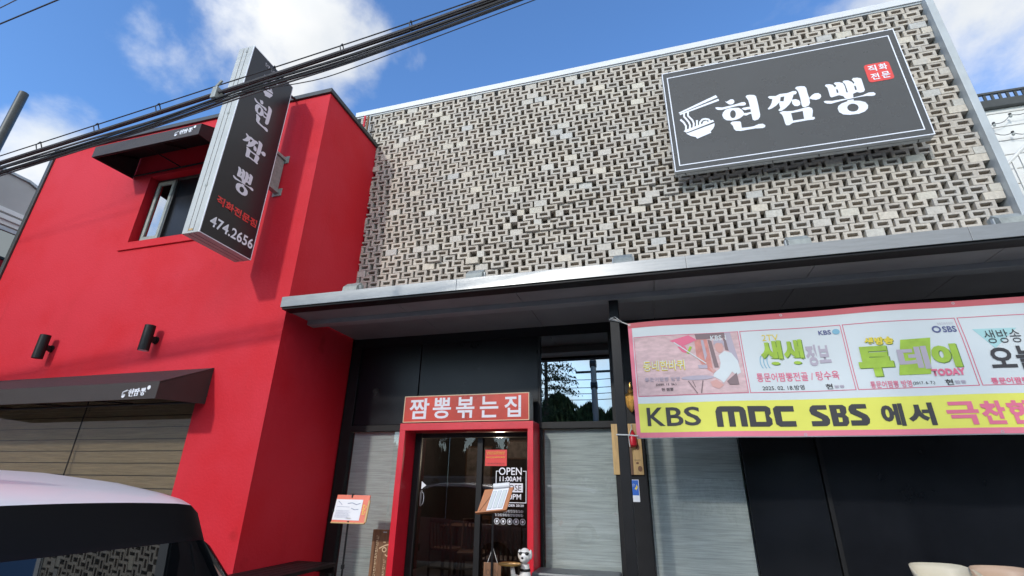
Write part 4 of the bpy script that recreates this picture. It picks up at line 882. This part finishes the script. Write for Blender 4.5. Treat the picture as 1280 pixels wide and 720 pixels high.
def shell_chair(x, y, rz, m, lab):
    t = thing('shell_chair', lab, 'chair', (x, y, 0.30), rz, 'plastic shell chairs on the terrace')
    b = MB(); n, k_ = 14, 28
    for i in range(n+1):                       # a round tub: seat pan, then sides that rise to a high curved back
        s = i/n
        for j in range(k_):
            a = 2*math.pi*j/k_; back = (1+math.cos(a))/2          # 1 behind the sitter, 0 in front
            q = max(0.0, (s-0.45)/0.55)
            rr = 0.185*min(1.0, s/0.45)**0.9+0.045*q**0.8
            rim = 0.03+0.285*math.sin(math.pi/2*min(1.0, 1.12*back))**1.25
            b.v.append((rr*1.08*math.sin(a)*(1+0.04*abs(math.sin(2*a))), rr*math.cos(a)*(1+0.04*abs(math.sin(2*a)))+0.05*q*back, 0.42+0.02*min(1, s/0.45)**3+rim*q**1.25))
    for i in range(n):
        for j in range(k_): a = i*k_+j; c = i*k_+(j+1) % k_; b.f.append((a, c, c+k_, a+k_))
    o = b.build('shell', m, t, smooth=True); md = o.modifiers.new('thickness', 'SOLIDIFY'); md.thickness = 0.010; md.offset = 0
    for sx in (-1, 1):
        for sy in (-1, 1): MB().tube([(sx*0.10, sy*0.09, 0.42), (sx*0.21, sy*0.21, 0.0)], 0.013, 8).build('leg', M['pale_wood'], t, smooth=True)
shell_chair(2.17, -0.80, R(12), M['cream'], 'cream plastic shell chair under the banner')
shell_chair(2.58, -0.80, R(10), M['peach'], 'peach plastic shell chair beside the cream one')
ob = thing('grey_carton', 'grey box corner standing beside the peach chair at the right edge', 'box', (2.86, -0.80, 0.30))
MB().box(-0.13, 0.22, -0.15, 0.15, 0.0, 0.83).build('carton', M['cushion'], ob, 0.01)
MB().tube([(-0.09, 0, 0.83), (-0.09, 0, 0.93), (-0.03, 0, 0.98), (0.1, 0, 0.98), (0.14, 0, 0.83)], 0.008, 6).build('handle', M['black_matt'], ob)

# butler dog statue with a tray, in front of the door
dg = thing('dog_statue', 'white dog figurine with black sunglasses holding a gold tray by the door', 'statue', (-1.37, -0.50, 0.30))
MB().lathe([(0.10, 0.0), (0.10, 0.03), (0.055, 0.06), (0.085, 0.20), (0.082, 0.34), (0.060, 0.46), (0.045, 0.54), (0.042, 0.57)], (0, 0, 0), 16).build('body', M['statue'], dg, smooth=True)
hd_ = MB().ball((0, -0.01, 0.645), 0.062, 0.066, 0.070, 16, 10).ball((0, -0.075, 0.62), 0.036, 0.045, 0.030, 12, 8)
hd_.build('head', M['statue'], dg, smooth=True)
MB().ball((-0.058, 0.0, 0.655), 0.016, 0.03, 0.045).ball((0.058, 0.0, 0.655), 0.016, 0.03, 0.045).build('ear', M['statue'], dg, smooth=True)
MB().ball((-0.030, -0.062, 0.668), 0.021, 0.010, 0.016).ball((0.030, -0.062, 0.668), 0.021, 0.010, 0.016).box(-0.055, 0.06, -0.070, -0.064, 0.672, 0.680).build('sunglasses', M['car_black'], dg, smooth=True)
MB().ball((0, -0.118, 0.635), 0.013, 0.010, 0.010).build('nose', M['black_matt'], dg, smooth=True)
MB().lathe([(0.050, 0.50), (0.056, 0.515), (0.050, 0.53)], (0, 0, 0), 16).build('collar', M['black_matt'], dg, smooth=True)
MB().tube([(-0.06, -0.02, 0.44), (-0.10, -0.08, 0.47), (-0.10, -0.13, 0.555)], [0.03, 0.026, 0.02], 10).build('arm', M['statue'], dg, smooth=True)
MB().lathe([(0.10, 0.568), (0.112, 0.572), (0.116, 0.584), (0.108, 0.578)], (-0.13, -0.12, 0), 24).build('tray', M['gold'], dg, smooth=True)

# ---------------------------------------------------------------- inside: slat-back chairs, pictures, lamps
def slat_chair(x, y, rz, lab):
    t = thing('dining_chair', lab, 'chair', (x, y, 0.30), rz, 'slat back dining chairs inside')
    part('seat', M['dark_wood'], t, -0.20, 0.20, -0.20, 0.20, 0.43, 0.46, 0.006)
    for sx in (-1, 1):
        MB().tube([(sx*0.18, -0.18, 0.43), (sx*0.18, -0.19, 0.0)], 0.017, 8).build('leg', M['dark_wood'], t)
        MB().tube([(sx*0.18, 0.20, 0.0), (sx*0.175, 0.19, 0.45), (sx*0.165, 0.24, 0.83)], 0.017, 8).build('back_post', M['dark_wood'], t)
    part('top_rail', M['dark_wood'], t, -0.18, 0.18, 0.225, 0.25, 0.79, 0.85, 0.006)
    for k in range(5): MB().tube([((-0.115+k*0.0575), 0.195, 0.46), ((-0.105+k*0.0525), 0.237, 0.80)], 0.011, 6).build('spindle', M['dark_wood'], t)
    part('stretcher', M['dark_wood'], t, -0.17, 0.17, 0.19, 0.205, 0.20, 0.23)
for x, y, a, lab in [(-2.02, 0.72, 180, 'wooden slat chair inside the door, left of the two behind the hours lettering'), (-1.62, 0.80, 176, 'wooden slat chair inside the door, right of the two behind the hours lettering'), (-3.05, 1.5, 170, 'wooden slat chair deep inside behind the left door leaf'), (-2.55, 1.2, 15, 'wooden slat chair facing away behind the left door leaf'), (-2.6, 2.4, 185, 'wooden slat chair at the back of the room')]:
    slat_chair(x, y, R(a), lab)
tb = thing('dining_table', 'dark wooden dining table inside behind the glass door', 'table', (-2.85, 1.95, 0.30))
part('top', M['dark_wood'], tb, -0.40, 0.40, -0.30, 0.30, 0.70, 0.73, 0.005)
for sx in (-0.35, 0.35):
    for sy in (-0.25, 0.25): part('leg', M['dark_wood'], tb, sx-0.02, sx+0.02, sy-0.02, sy+0.02, 0, 0.698)
for x, z, w_, h_, lab in [(-3.35, 1.95, 0.55, 0.75, 'tall faded portrait picture on the back wall inside'), (-2.55, 2.25, 0.45, 0.35, 'small framed picture high on the back wall inside')]:
    p_ = thing('wall_picture', lab, 'picture', (x, 3.585, z)); part('frame', M['dark_wood'], p_, -w_/2, w_/2, -0.01, 0.012, -h_/2, h_/2, 0.003); part('print', M['picture'], p_, -w_/2+0.03, w_/2-0.03, -0.016, -0.011, -h_/2+0.03, h_/2-0.03, 0)
for x, y, z, lab in [(-3.05, 2.2, 2.62, 'small lit lamp hanging inside, the higher one'), (-2.35, 1.7, 2.05, 'small lit lamp hanging inside, the lower one')]:
    l_ = thing('pendant_lamp', lab, 'lamp', (x, y, z)); MB().ball((0, 0, 0), 0.018, 0.018, 0.022).build('bulb', M['bulb_white'], l_, smooth=True); MB().tube([(0, 0, 0.02), (0, 0, 3.40-z)], 0.004, 6).build('cord', M['black_matt'], l_)
    pl_ = bpy.data.lights.new('lamp_light', 'POINT'); pl_.energy = 14; pl_.color = (1, 0.82, 0.6); pl_.shadow_soft_size = 0.04; po = bpy.data.objects.new('lamp_light', pl_); C.objects.link(po); po.parent = l_; po.location = (0, 0, -0.05)

# ---------------------------------------------------------------- overhead cables (they run along the street in front of the facade)
def cable(pts, r, lab, y=-2.6, m='cable', group=None, dy=0.0, hang=None, nm='utility_cable'):
    kf = 0.697; y = -3.6; r *= kf*0.86; dy *= kf          # strung 3.6 m in front of the facade
    p = sorted((x*kf, 1.6+(z-1.6)*kf) for x, z in pts)
    (xa, za), (xb, zb) = p[0], p[1]; (xc, zc), (xd, zd) = p[-2], p[-1]
    sl0 = (zb-za)/(xb-xa); sl1 = (zd-zc)/(xd-xc)
    full = [(-22, za+sl0*(-22-xa)), (-14, za+sl0*(-14-xa))]+p+[(4, zd+sl1*(4-xd)), (11, zd+sl1*(11-xd))]
    P3 = []
    for i in range(len(full)-1):
        p0 = full[max(0, i-1)]; p1 = full[i]; p2 = full[i+1]; p3 = full[min(len(full)-1, i+2)]
        for s in range(6):
            t_ = s/6; x = p1[0]+(p2[0]-p1[0])*t_
            m1_ = (p2[1]-p0[1])/max(1e-3, p2[0]-p0[0]); m2_ = (p3[1]-p1[1])/max(1e-3, p3[0]-p1[0]); h = p2[0]-p1[0]
            z = (2*t_**3-3*t_**2+1)*p1[1]+(t_**3-2*t_**2+t_)*h*m1_+(-2*t_**3+3*t_**2)*p2[1]+(t_**3-t_**2)*h*m2_
            P3.append((x, y+dy, z))
    P3.append((full[-1][0], y+dy, full[-1][1]))
    if nm == 'utility_cable' and hang is None:
        return tag(MB().tube(P3, r, 6).build('utility_cable', M[m], smooth=True), lab, 'cable', group)
    t = thing('utility_cable', lab, 'cable', (0, 0, 0), group=group)
    MB().tube(P3, r, 6).build('wire', M[m], t, smooth=True)
    for x in [q*kf for q in hang]:
        z = min(P3, key=lambda q: abs(q[0]-x))[2]
        z0 = [q for q in P3 if q[0] <= x][-1]; z1_ = [q for q in P3 if q[0] > x][0]; z = z0[2]+(z1_[2]-z0[2])*(x-z0[0])/(z1_[0]-z0[0])
        MB().tube([(x, y, z+0.015), (x, y-0.02, z-0.035), (x+0.01, y, z-0.10), (x+0.01, y+0.03, z-0.055), (x, y, z+0.015)], 0.005, 6).build('hanger', M['cable'], t)
    return t
cable([(-8.341, 5.717), (-5.09, 6.011), (-2.7, 6.232), (-1.409, 6.385)], 0.009, 'thin messenger wire with small hangers along the top of the cable bundle', hang=[-7.6, -6.6, -5.6, -3.9, -3.0, -2.15], dy=0)
cable([(-8.267, 5.610), (-5.05, 5.905), (-2.464, 6.178), (-1.268, 6.345)], 0.026, 'thickest black cable just under the messenger wire', dy=0.03)
cable([(-8.267, 5.572), (-5.05, 5.862), (-2.464, 6.140), (-1.268, 6.310)], 0.020, 'thick black cable strapped below the thickest one', dy=-0.02, m='cable_grey')
grp = 'strands of the lower cable bundle'; rc_ = random.Random(3)
for k in range(7):
    o = -0.075+k*0.026; f = rc_.uniform(0.006, 0.014)
    ptsk = [(-8.19, 5.425+o*0.9), (-6.7, 5.555+o*0.7+rc_.uniform(-0.02, 0.02)), (-5.46, 5.665+o*0.6), (-4.1, 5.850+o*0.7+rc_.uniform(-0.02, 0.015)), (-2.93, 5.950+o*0.6), (-1.9, 6.09+o*0.5+rc_.uniform(-0.01, 0.01)), (-0.97, 6.245+o*0.5)]
    cable(ptsk, f+0.004, 'black strand within the sagging lower cable bundle', dy=rc_.uniform(-0.05, 0.05), m='cable' if k % 3 else 'cable_grey', group=grp)
cable([(-7.4, 5.46), (-6.081, 5.578), (-5.1, 5.75), (-4.384, 5.827), (-3.31, 5.754), (-2.906, 5.785), (-0.758, 6.156)], 0.0065, 'single thin loose wire drooping below the cable bundle')
cable([(-10.589, 9.401), (-10.223, 9.479)], 0.010, 'thin wire crossing the top left corner, the higher one', m='cable_grey')
cable([(-10.283, 8.90), (-8.965, 9.038)], 0.014, 'thin wire crossing the top left corner, the lower one', m='cable')
st = thing('cable_clamp', 'grey clamp strapping the cables beside the projecting sign', 'clamp', (-3.25, -3.6, 4.60))
MB().box(-0.025, 0.025, -0.04, 0.04, -0.07, 0.045).build('strap', M['flood'], st, 0.006)
MB().tube([(0.0, -0.03, 0.05), (0.045, -0.03, 0.105)], 0.012, 6).build('bolt', M['flood'], st)

# ---------------------------------------------------------------- neighbours
lp = thing('street_pole', 'grey steel pole with cut off top rising left of the red building', 'pole', (-12.68, -1.0, 0))
MB().tube([(0, 0, 0), (0, 0, 9.46)], 0.085, 10).build('shaft', M['coping'], lp, smooth=True)
lb = thing('grey_building', 'grey rendered neighbouring building with stepped cornice left of the red building', 'building', (0, 0, 0))
XL = -13.0
MB().prism([(-9, 0), (9, 0), (9, 5.9), (0.0, 7.68), (-0.15, 7.74), (-9, 7.74)], 'x', XL-6, XL).build('wall', M['render_grey'], lb)
MB().prism([(-9.02, 7.745), (-0.14, 7.745), (0.02, 7.69), (9.02, 5.91), (9.02, 5.97), (0.03, 7.75), (-0.14, 7.80), (-9.02, 7.80)], 'x', XL-6.03, XL+0.05).build('roof_edge', M['grey_metal'], lb)
for z, d in ((6.88, 0.05), (6.72, 0.09), (6.62, 0.04)): part('cornice', M['siding'], lb, XL+0.001, XL+d, -8.9, 3.0, z, z+0.10, 0.01)
wn = part('window', M['grey_metal'], lb, XL+0.002, XL+0.05, -3.6, 1.2, 6.50, 6.58)
part('frame', M['grey_metal'], wn, XL+0.002, XL+0.05, -3.6, 1.2, 4.2, 4.28); part('frame', M['grey_metal'], wn, XL+0.002, XL+0.05, -1.4, -1.33, 4.285, 6.495)
MB().box(XL+0.01, XL+0.016, -3.6, 1.2, 4.285, 6.495).build('pane', M['film'], wn)

rbg = thing('white_building', 'white sided building with grey parapet railing behind the brick screen at right', 'building', (0, 0, 0))
part('wall', M['siding'], rbg, 5.6, 16, 3.12, 10, 0, 8.02)
z = 5.0
sd = MB().box(5.58, 16.02, 0, 0.10, 0, 0.285).mesh('siding_board', M['siding'], bevel=0.006)
k = 0
while z < 7.98:
    o = link('siding_board', sd, None, rbg); o.location = (0, 3.01, z); o.rotation_euler = (R(-1.2), 0, 0); z += 0.295; k += 1
part('parapet', M['coping'], rbg, 5.5, 16.1, 2.92, 3.15, 8.035, 8.20, 0.01)
part('top_rail', M['coping'], rbg, 5.5, 16.1, 2.94, 2.99, 8.345, 8.39, 0.006)
pk = MB().box(-0.02, 0.02, -0.012, 0.012, 0, 0.144).mesh('picket', M['coping'])
for i in range(60):
    o = link('picket', pk, None, rbg); o.location = (5.6+i*0.115, 2.965, 8.2005)
def slights(pts, lab):
    t = thing('string_lights', lab, 'string lights', (0, 0, 0))
    P3 = []
    for (x, z), (x2, z2) in zip(pts, pts[1:]):
        for s in range(5): q = s/5; P3.append((x+(x2-x)*q, 2.90, z+(z2-z)*q-0.06*math.sin(math.pi*q)))
    MB().tube(P3, 0.006, 6).build('wire', M['cable_grey'], t)
    for (x, z) in pts[1:-1]: MB().ball((x, 2.90, z-0.03), 0.024, 0.024, 0.03, 8, 6).build('bulb', M['flood'], t); MB().box(x-0.016, x+0.016, 2.885, 2.915, z+0.0, z+0.03).build('socket', M['cable'], t)
slights([(5.9, 7.62), (6.32, 7.66), (6.60, 7.80), (6.95, 7.88), (7.6, 8.0), (8.4, 7.9)], 'upper string of lamps on the white sided wall')
slights([(5.95, 7.75), (6.22, 7.50), (6.52, 7.42), (6.80, 7.42), (7.6, 7.6), (8.4, 7.5)], 'lower string of lamps on the white sided wall')
sc2 = thing('outdoor_stair', 'white steel stair with picket railing climbing at the far right', 'stair', (0, 0, 0))
sx_, sz_ = 4.6, 4.30
MB().prism([(sx_, sz_), (sx_+3.2, sz_+3.0), (sx_+3.2, sz_+3.28), (sx_, sz_+0.28)], 'y', 1.98, 2.03).build('stringer', M['siding'], sc2)
MB().tube([(sx_, 2.0, sz_+1.02), (sx_+3.2, 2.0, sz_+4.02)], 0.025, 8).build('handrail', M['siding'], sc2)
pk2 = MB().box(-0.012, 0.012, -0.012, 0.012, 0, 0.76).mesh('picket', M['siding'])
for i in range(27):
    o = link('picket', pk2, None, sc2); o.location = (sx_+0.05+i*0.115, 2.0, sz_+0.26+0.05+i*0.115*0.9375-0.02)
trd = MB().box(0, 0.28, 0, 1.0, -0.04, 0).mesh('tread', M['grey_metal'])
for i in range(16): o = link('tread', trd, None, sc2); o.location = (sx_+0.1+i*0.2, 2.04, sz_+0.35+i*0.1875)
pr2 = thing('roof_pipe', 'pair of red and grey pipes rising where the red roof meets the brick screen', 'pipe', (0, 0, 0))
MB().tube([(-4.455, -0.10, 7.096), (-4.455, -0.10, 7.70)], 0.02, 8).build('pipe', M['red_paint'], pr2)
MB().tube([(-4.385, -0.10, 7.096), (-4.385, -0.10, 7.68)], 0.02, 8).build('pipe', M['wood'], pr2)
MB().tube([(-4.345, -0.10, 7.096), (-4.345, -0.10, 7.66)], 0.008, 6).build('conduit', M['grey_metal'], pr2)

# ---------------------------------------------------------------- parked car, tail towards the camera's right
car = thing('parked_car', 'white parked car with black spoiler and dark rear glass at lower left', 'car', (0, 0, 0))
CY = -4.16
prof = [(-2.02, 0.36, .86), (-1.93, 0.50, .88), (-1.93, 0.74, .90), (-2.04, 0.84, .90), (-2.10, 0.93, .89), (-2.46, 1.300, .81), (-2.50, 1.325, .80), (-2.585, 1.498, .79), (-2.66, 1.527, .785), (-2.85, 1.560, .775), (-3.2, 1.610, .765), (-3.7, 1.650, .76), (-4.3, 1.645, .75), (-4.75, 1.57, .745), (-5.55, 1.13, .84), (-5.65, 1.09, .86), (-6.35, 0.98, .86), (-6.62, 0.86, .84), (-6.72, 0.62, .83), (-6.68, 0.38, .82), (-6.45, 0.27, .80), (-2.2, 0.27, .82)]
NV = 16
def ring_pt(i, v, push=0.0):
    x, z, hw = prof[i]
    e = max(0.0, (abs(v)-0.80)/0.20); roofy = z > 1.45
    dz = -0.045*e**2.2 if z > 0.8 else 0.0; crown = 0.028*(1-v*v) if roofy else 0.0
    bow = (-0.03*v*v-0.04*e*e) if x > -2.7 else (0.14*v*v if x < -4.7 else 0)
    return (x+bow+push*0.7, CY+v*hw, z+dz+crown-(0.028 if roofy else 0)+push*0.7)
def car_strip(name, idx, m, parent, push=0.0, v0=-1.0, v1=1.0):
    b = MB()
    for i in idx:
        for j in range(NV+1): b.v.append(ring_pt(i, v0+(v1-v0)*j/NV, push))
    for a in range(len(idx)-1):
        for j in range(NV): q = a*(NV+1)+j; b.f.append((q, q+1, q+NV+2, q+NV+1))
    return b.build(name, m, parent, smooth=True)
car_strip('tailgate', [0, 1, 2, 3, 4], M['car_white'], car)
rg = car_strip('rear_window', [4, 5], M['car_glass'], car)
car_strip('spoiler', [5, 6, 7], M['car_trim'], car)
car_strip('roof', [7, 8, 9, 10, 11, 12, 13], M['car_white'], car)
car_strip('windscreen', [13, 14], M['car_glass'], car)
car_strip('bonnet', [14, 15, 16, 17, 18, 19], M['car_white'], car)
car_strip('floor', [19, 20, 21, 0], M['tyre'], car)
for v in (-1, 1):
    up_i = [4, 5, 6, 7, 8, 9, 10, 11, 12, 13, 14]; b = MB(); b.v = [ring_pt(i, v) for i in up_i]; b.f = [tuple(range(len(up_i)))]; b.build('side_window', M['car_black'], car)
    lo = [0, 1, 2, 3, 4, 14, 15, 16, 17, 18, 19, 20, 21]; b = MB(); b.v = [ring_pt(i, v) for i in lo]; b.f = [tuple(range(len(lo)))]; b.build('body_side', M['car_white'], car)
for x in (-5.75, -2.95):
    for s in (-1, 1):
        y = CY+s*0.80; w_ = MB().tube([(x, y-0.11, 0.33), (x, y+0.11, 0.33)], 0.325, 28).build('wheel', M['tyre'], car, smooth=True)
        MB().tube([(x, y+s*0.112, 0.33), (x, y+s*0.118, 0.33)], 0.20, 20).build('rim', M['grey_metal'], w_)
for s in (-1, 1):
    MB().tube([(-2.05, CY+s*0.60, 0.86), (-2.06, CY+s*0.86, 0.90)], 0.035, 8).build('tail_light', M['print_red'], car)
MB().prism([(-3.00, 1.60), (-3.20, 1.62), (-3.10, 1.74), (-3.02, 1.745)], 'y', CY-0.20, CY-0.17).build('antenna', M['car_black'], car, 0.006)
MB().box(-1.97, -1.935, CY-0.26, CY+0.26, 0.56, 0.67).build('number_plate', M['paper'], car)

# a second car waiting at the far kerb, seen only as a reflection in the door and blinds
def copy_car(loc, rz, label):
    c = car.copy(); C.objects.link(c); c.location = loc; c.rotation_euler = (0, 0, rz); c['label'] = label
    for ch in list(car.children):
        d = ch.copy(); C.objects.link(d); d.parent = c
        for g in list(ch.children): e = g.copy(); C.objects.link(e); e.parent = d
    return c
copy_car((0.8, -6.0, 0), 0.0, 'white car parked at the far kerb, reflected in the door')
copy_car((9.5, -6.1, 0), 0.0, 'white car at the far kerb further right, behind the camera')

# ---------------------------------------------------------------- across the street (seen only in the glass)
def conifer(seed, H, Rb, spiky):
    r = random.Random(seed); tr = MB().tube([(0, 0, 0), (0.05, 0, H*0.5), (0, 0, H*0.97)], [0.16, 0.10, 0.02], 8).mesh('trunk', M['bark'])
    b = MB(); n = int(2600*(H/7))
    if not spiky:
        for k in range(int(H*7)):
            z = H*(0.12+0.86*r.random()); L = Rb*(1-(z/H)**1.3)*r.uniform(0.6, 1.15)+0.25; a = r.uniform(0, 2*math.pi)
            for s in range(int(L*34)):
                q = s/(L*34); x = math.cos(a)*L*q; y = math.sin(a)*L*q; zz = z+0.15*L*q-0.42*L*q*q
                for u in range(2):
                    px, py, pz = x+r.gauss(0, .10), y+r.gauss(0, .10), zz+r.gauss(-0.04, .07); w = r.uniform(.05, .13); t = r.uniform(0, 6.28); i = len(b.v)
                    b.v += [(px, py, pz), (px+w*math.cos(t), py+w*math.sin(t), pz-w*.3), (px+w*.4*math.cos(t+1.2), py+w*.4*math.sin(t+1.2), pz+w*.8)]; b.f.append((i, i+1, i+2))
    else:
        for k in range(int(n*3.6)):
            z = H*r.random()**0.8; q = z/H; a0 = r.uniform(0, 6.28); rr = Rb*(1-q**2.2)**0.6*min(1, q*5+.35)*math.sqrt(r.random())*(1+.22*math.sin(q*19+seed+3*math.sin(2*a0))); a = a0; w = r.uniform(.07, .19); i = len(b.v); t = r.uniform(0, 6.28)
            x, y = rr*math.cos(a), rr*math.sin(a)
            b.v += [(x, y, z), (x+w*math.cos(t), y+w*math.sin(t), z), (x+w*.3, y, z+w*2.2)]; b.f.append((i, i+1, i+2))
    return tr, b.mesh('crown', M['leaf'] if not spiky else M['leaf2'])
cedar = conifer(1, 10.5, 3.2, False); cyp = conifer(2, 6.2, 1.0, True); bush = conifer(5, 5.4, 1.9, True)
def tree(x, y, pr, sc, lab, nm='cedar_tree'):
    t = thing(nm, lab, 'tree', (x, y, 0), random.uniform(0, 6), 'trees across the street'); t.scale = (sc, sc, sc)
    link('trunk', pr[0], None, t); link('crown', pr[1], None, t)
tree(-4.75, -16.6, cedar, 1.0, 'tall dark cedar across the street reflected in the mirrored window')
tree(-11.5, -19.0, cedar, 0.85, 'dark cedar across the street opposite the red wall')
tree(7.0, -19.5, cedar, 0.8, 'dark cedar across the street to the right')
tree(-21, -20, cedar, 0.75, 'dark cedar before the house across the street')
for i, (x, y, s) in enumerate([(-4.4, -18, 1.06), (-3.7, -18.4, .90), (-3.0, -18.6, .98), (-2.1, -18.4, .86), (-1.3, -18.1, .98), (-0.5, -18.3, .86), (0.5, -18, .9), (1.6, -18.2, .95), (3.0, -18, .9), (4.4, -18.3, .85)]):
    tree(x, y, cyp if i % 2 and i > 4 else bush, s, 'bushy cypress in the row across the street', 'cypress_tree')
rt = random.Random(9)
for i in range(34):
    x = -36+i*2.05; tree(x+rt.uniform(-.4, .4), -20.6+rt.uniform(-.5, .5), bush if i % 3 else cyp, rt.uniform(.70, .95), 'bushy tree in the long back row across the street', 'bushy_tree')
gw = thing('garden_wall', 'long grey garden wall across the street below the trees', 'wall', (0, -17.2, 0))
part('wall', M['render_grey'], gw, -40, 34, -0.12, 0.12, 0.135, 1.9); part('coping', M['siding'], gw, -40, 34, -0.16, 0.16, 1.902, 2.0)
up_ = thing('utility_pole', 'concrete utility pole with crossarms across the street, reflected in the window', 'utility pole', (-2.62, -18.0, 0))
MB().tube([(0, 0, 0), (0, 0, 11)], [0.17, 0.13], 12).build('shaft', M['render_grey'], up_, smooth=True)
for z in (6.95, 8.6): part('crossarm', M['coping'], up_, -0.9, 0.9, -0.06, 0.06, z, z+0.10)
for z in (6.3, 7.4, 7.9): MB().tube([(-0.16, 0, z), (0.16, 0, z)], 0.20, 12).build('band', M['coping'], up_)
for z in (5.6, 5.9, 6.2, 6.6):
    tag(MB().tube([(-30, -18.0, z+0.5), (-2.6, -18.0, z), (25, -18.0, z+0.6)], 0.018, 6).build('service_wire', M['cable']), 'service wire on the pole across the street', 'cable', 'service wires across the street')
oh = thing('house', 'white house with brown tiled lean-to across the street, reflected in the lower window', 'house', (-27.5, -22.5, 0))
part('wall', M['siding'], oh, -5, 4, -4, 3, 0, 5.4); part('roof', M['coping'], oh, -5.3, 4.3, -4.3, 3.3, 5.405, 5.7); part('lean_to', M['b_skin'], oh, -5.5, 5, 3.005, 4.6, 2.4, 2.9)
for x in (-4, -1.8, 0.6, 2.6):
    w_ = part('window', M['coping'], oh, x-0.55, x+0.55, 3.002, 3.05, 3.4, 4.8); MB().box(x-0.48, x+0.48, 3.051, 3.056, 3.47, 4.73).build('pane', M['film'], w_)
sh = thing('shop_block', 'beige low shop block across the street to the right', 'building', (14, -24, 0))
part('wall', M['siding'], sh, -6, 8, -4, 3, 0, 6.0); part('roof', M['coping'], sh, -6.3, 8.3, -4.3, 3.3, 6.005, 6.3)
for x in (-4.5, -1.5, 1.5, 4.5): w_ = part('window', M['coping'], sh, x-0.8, x+0.8, 3.002, 3.05, 1.0, 2.8); MB().box(x-0.7, x+0.7, 3.051, 3.056, 1.1, 2.7).build('pane', M['film'], w_)
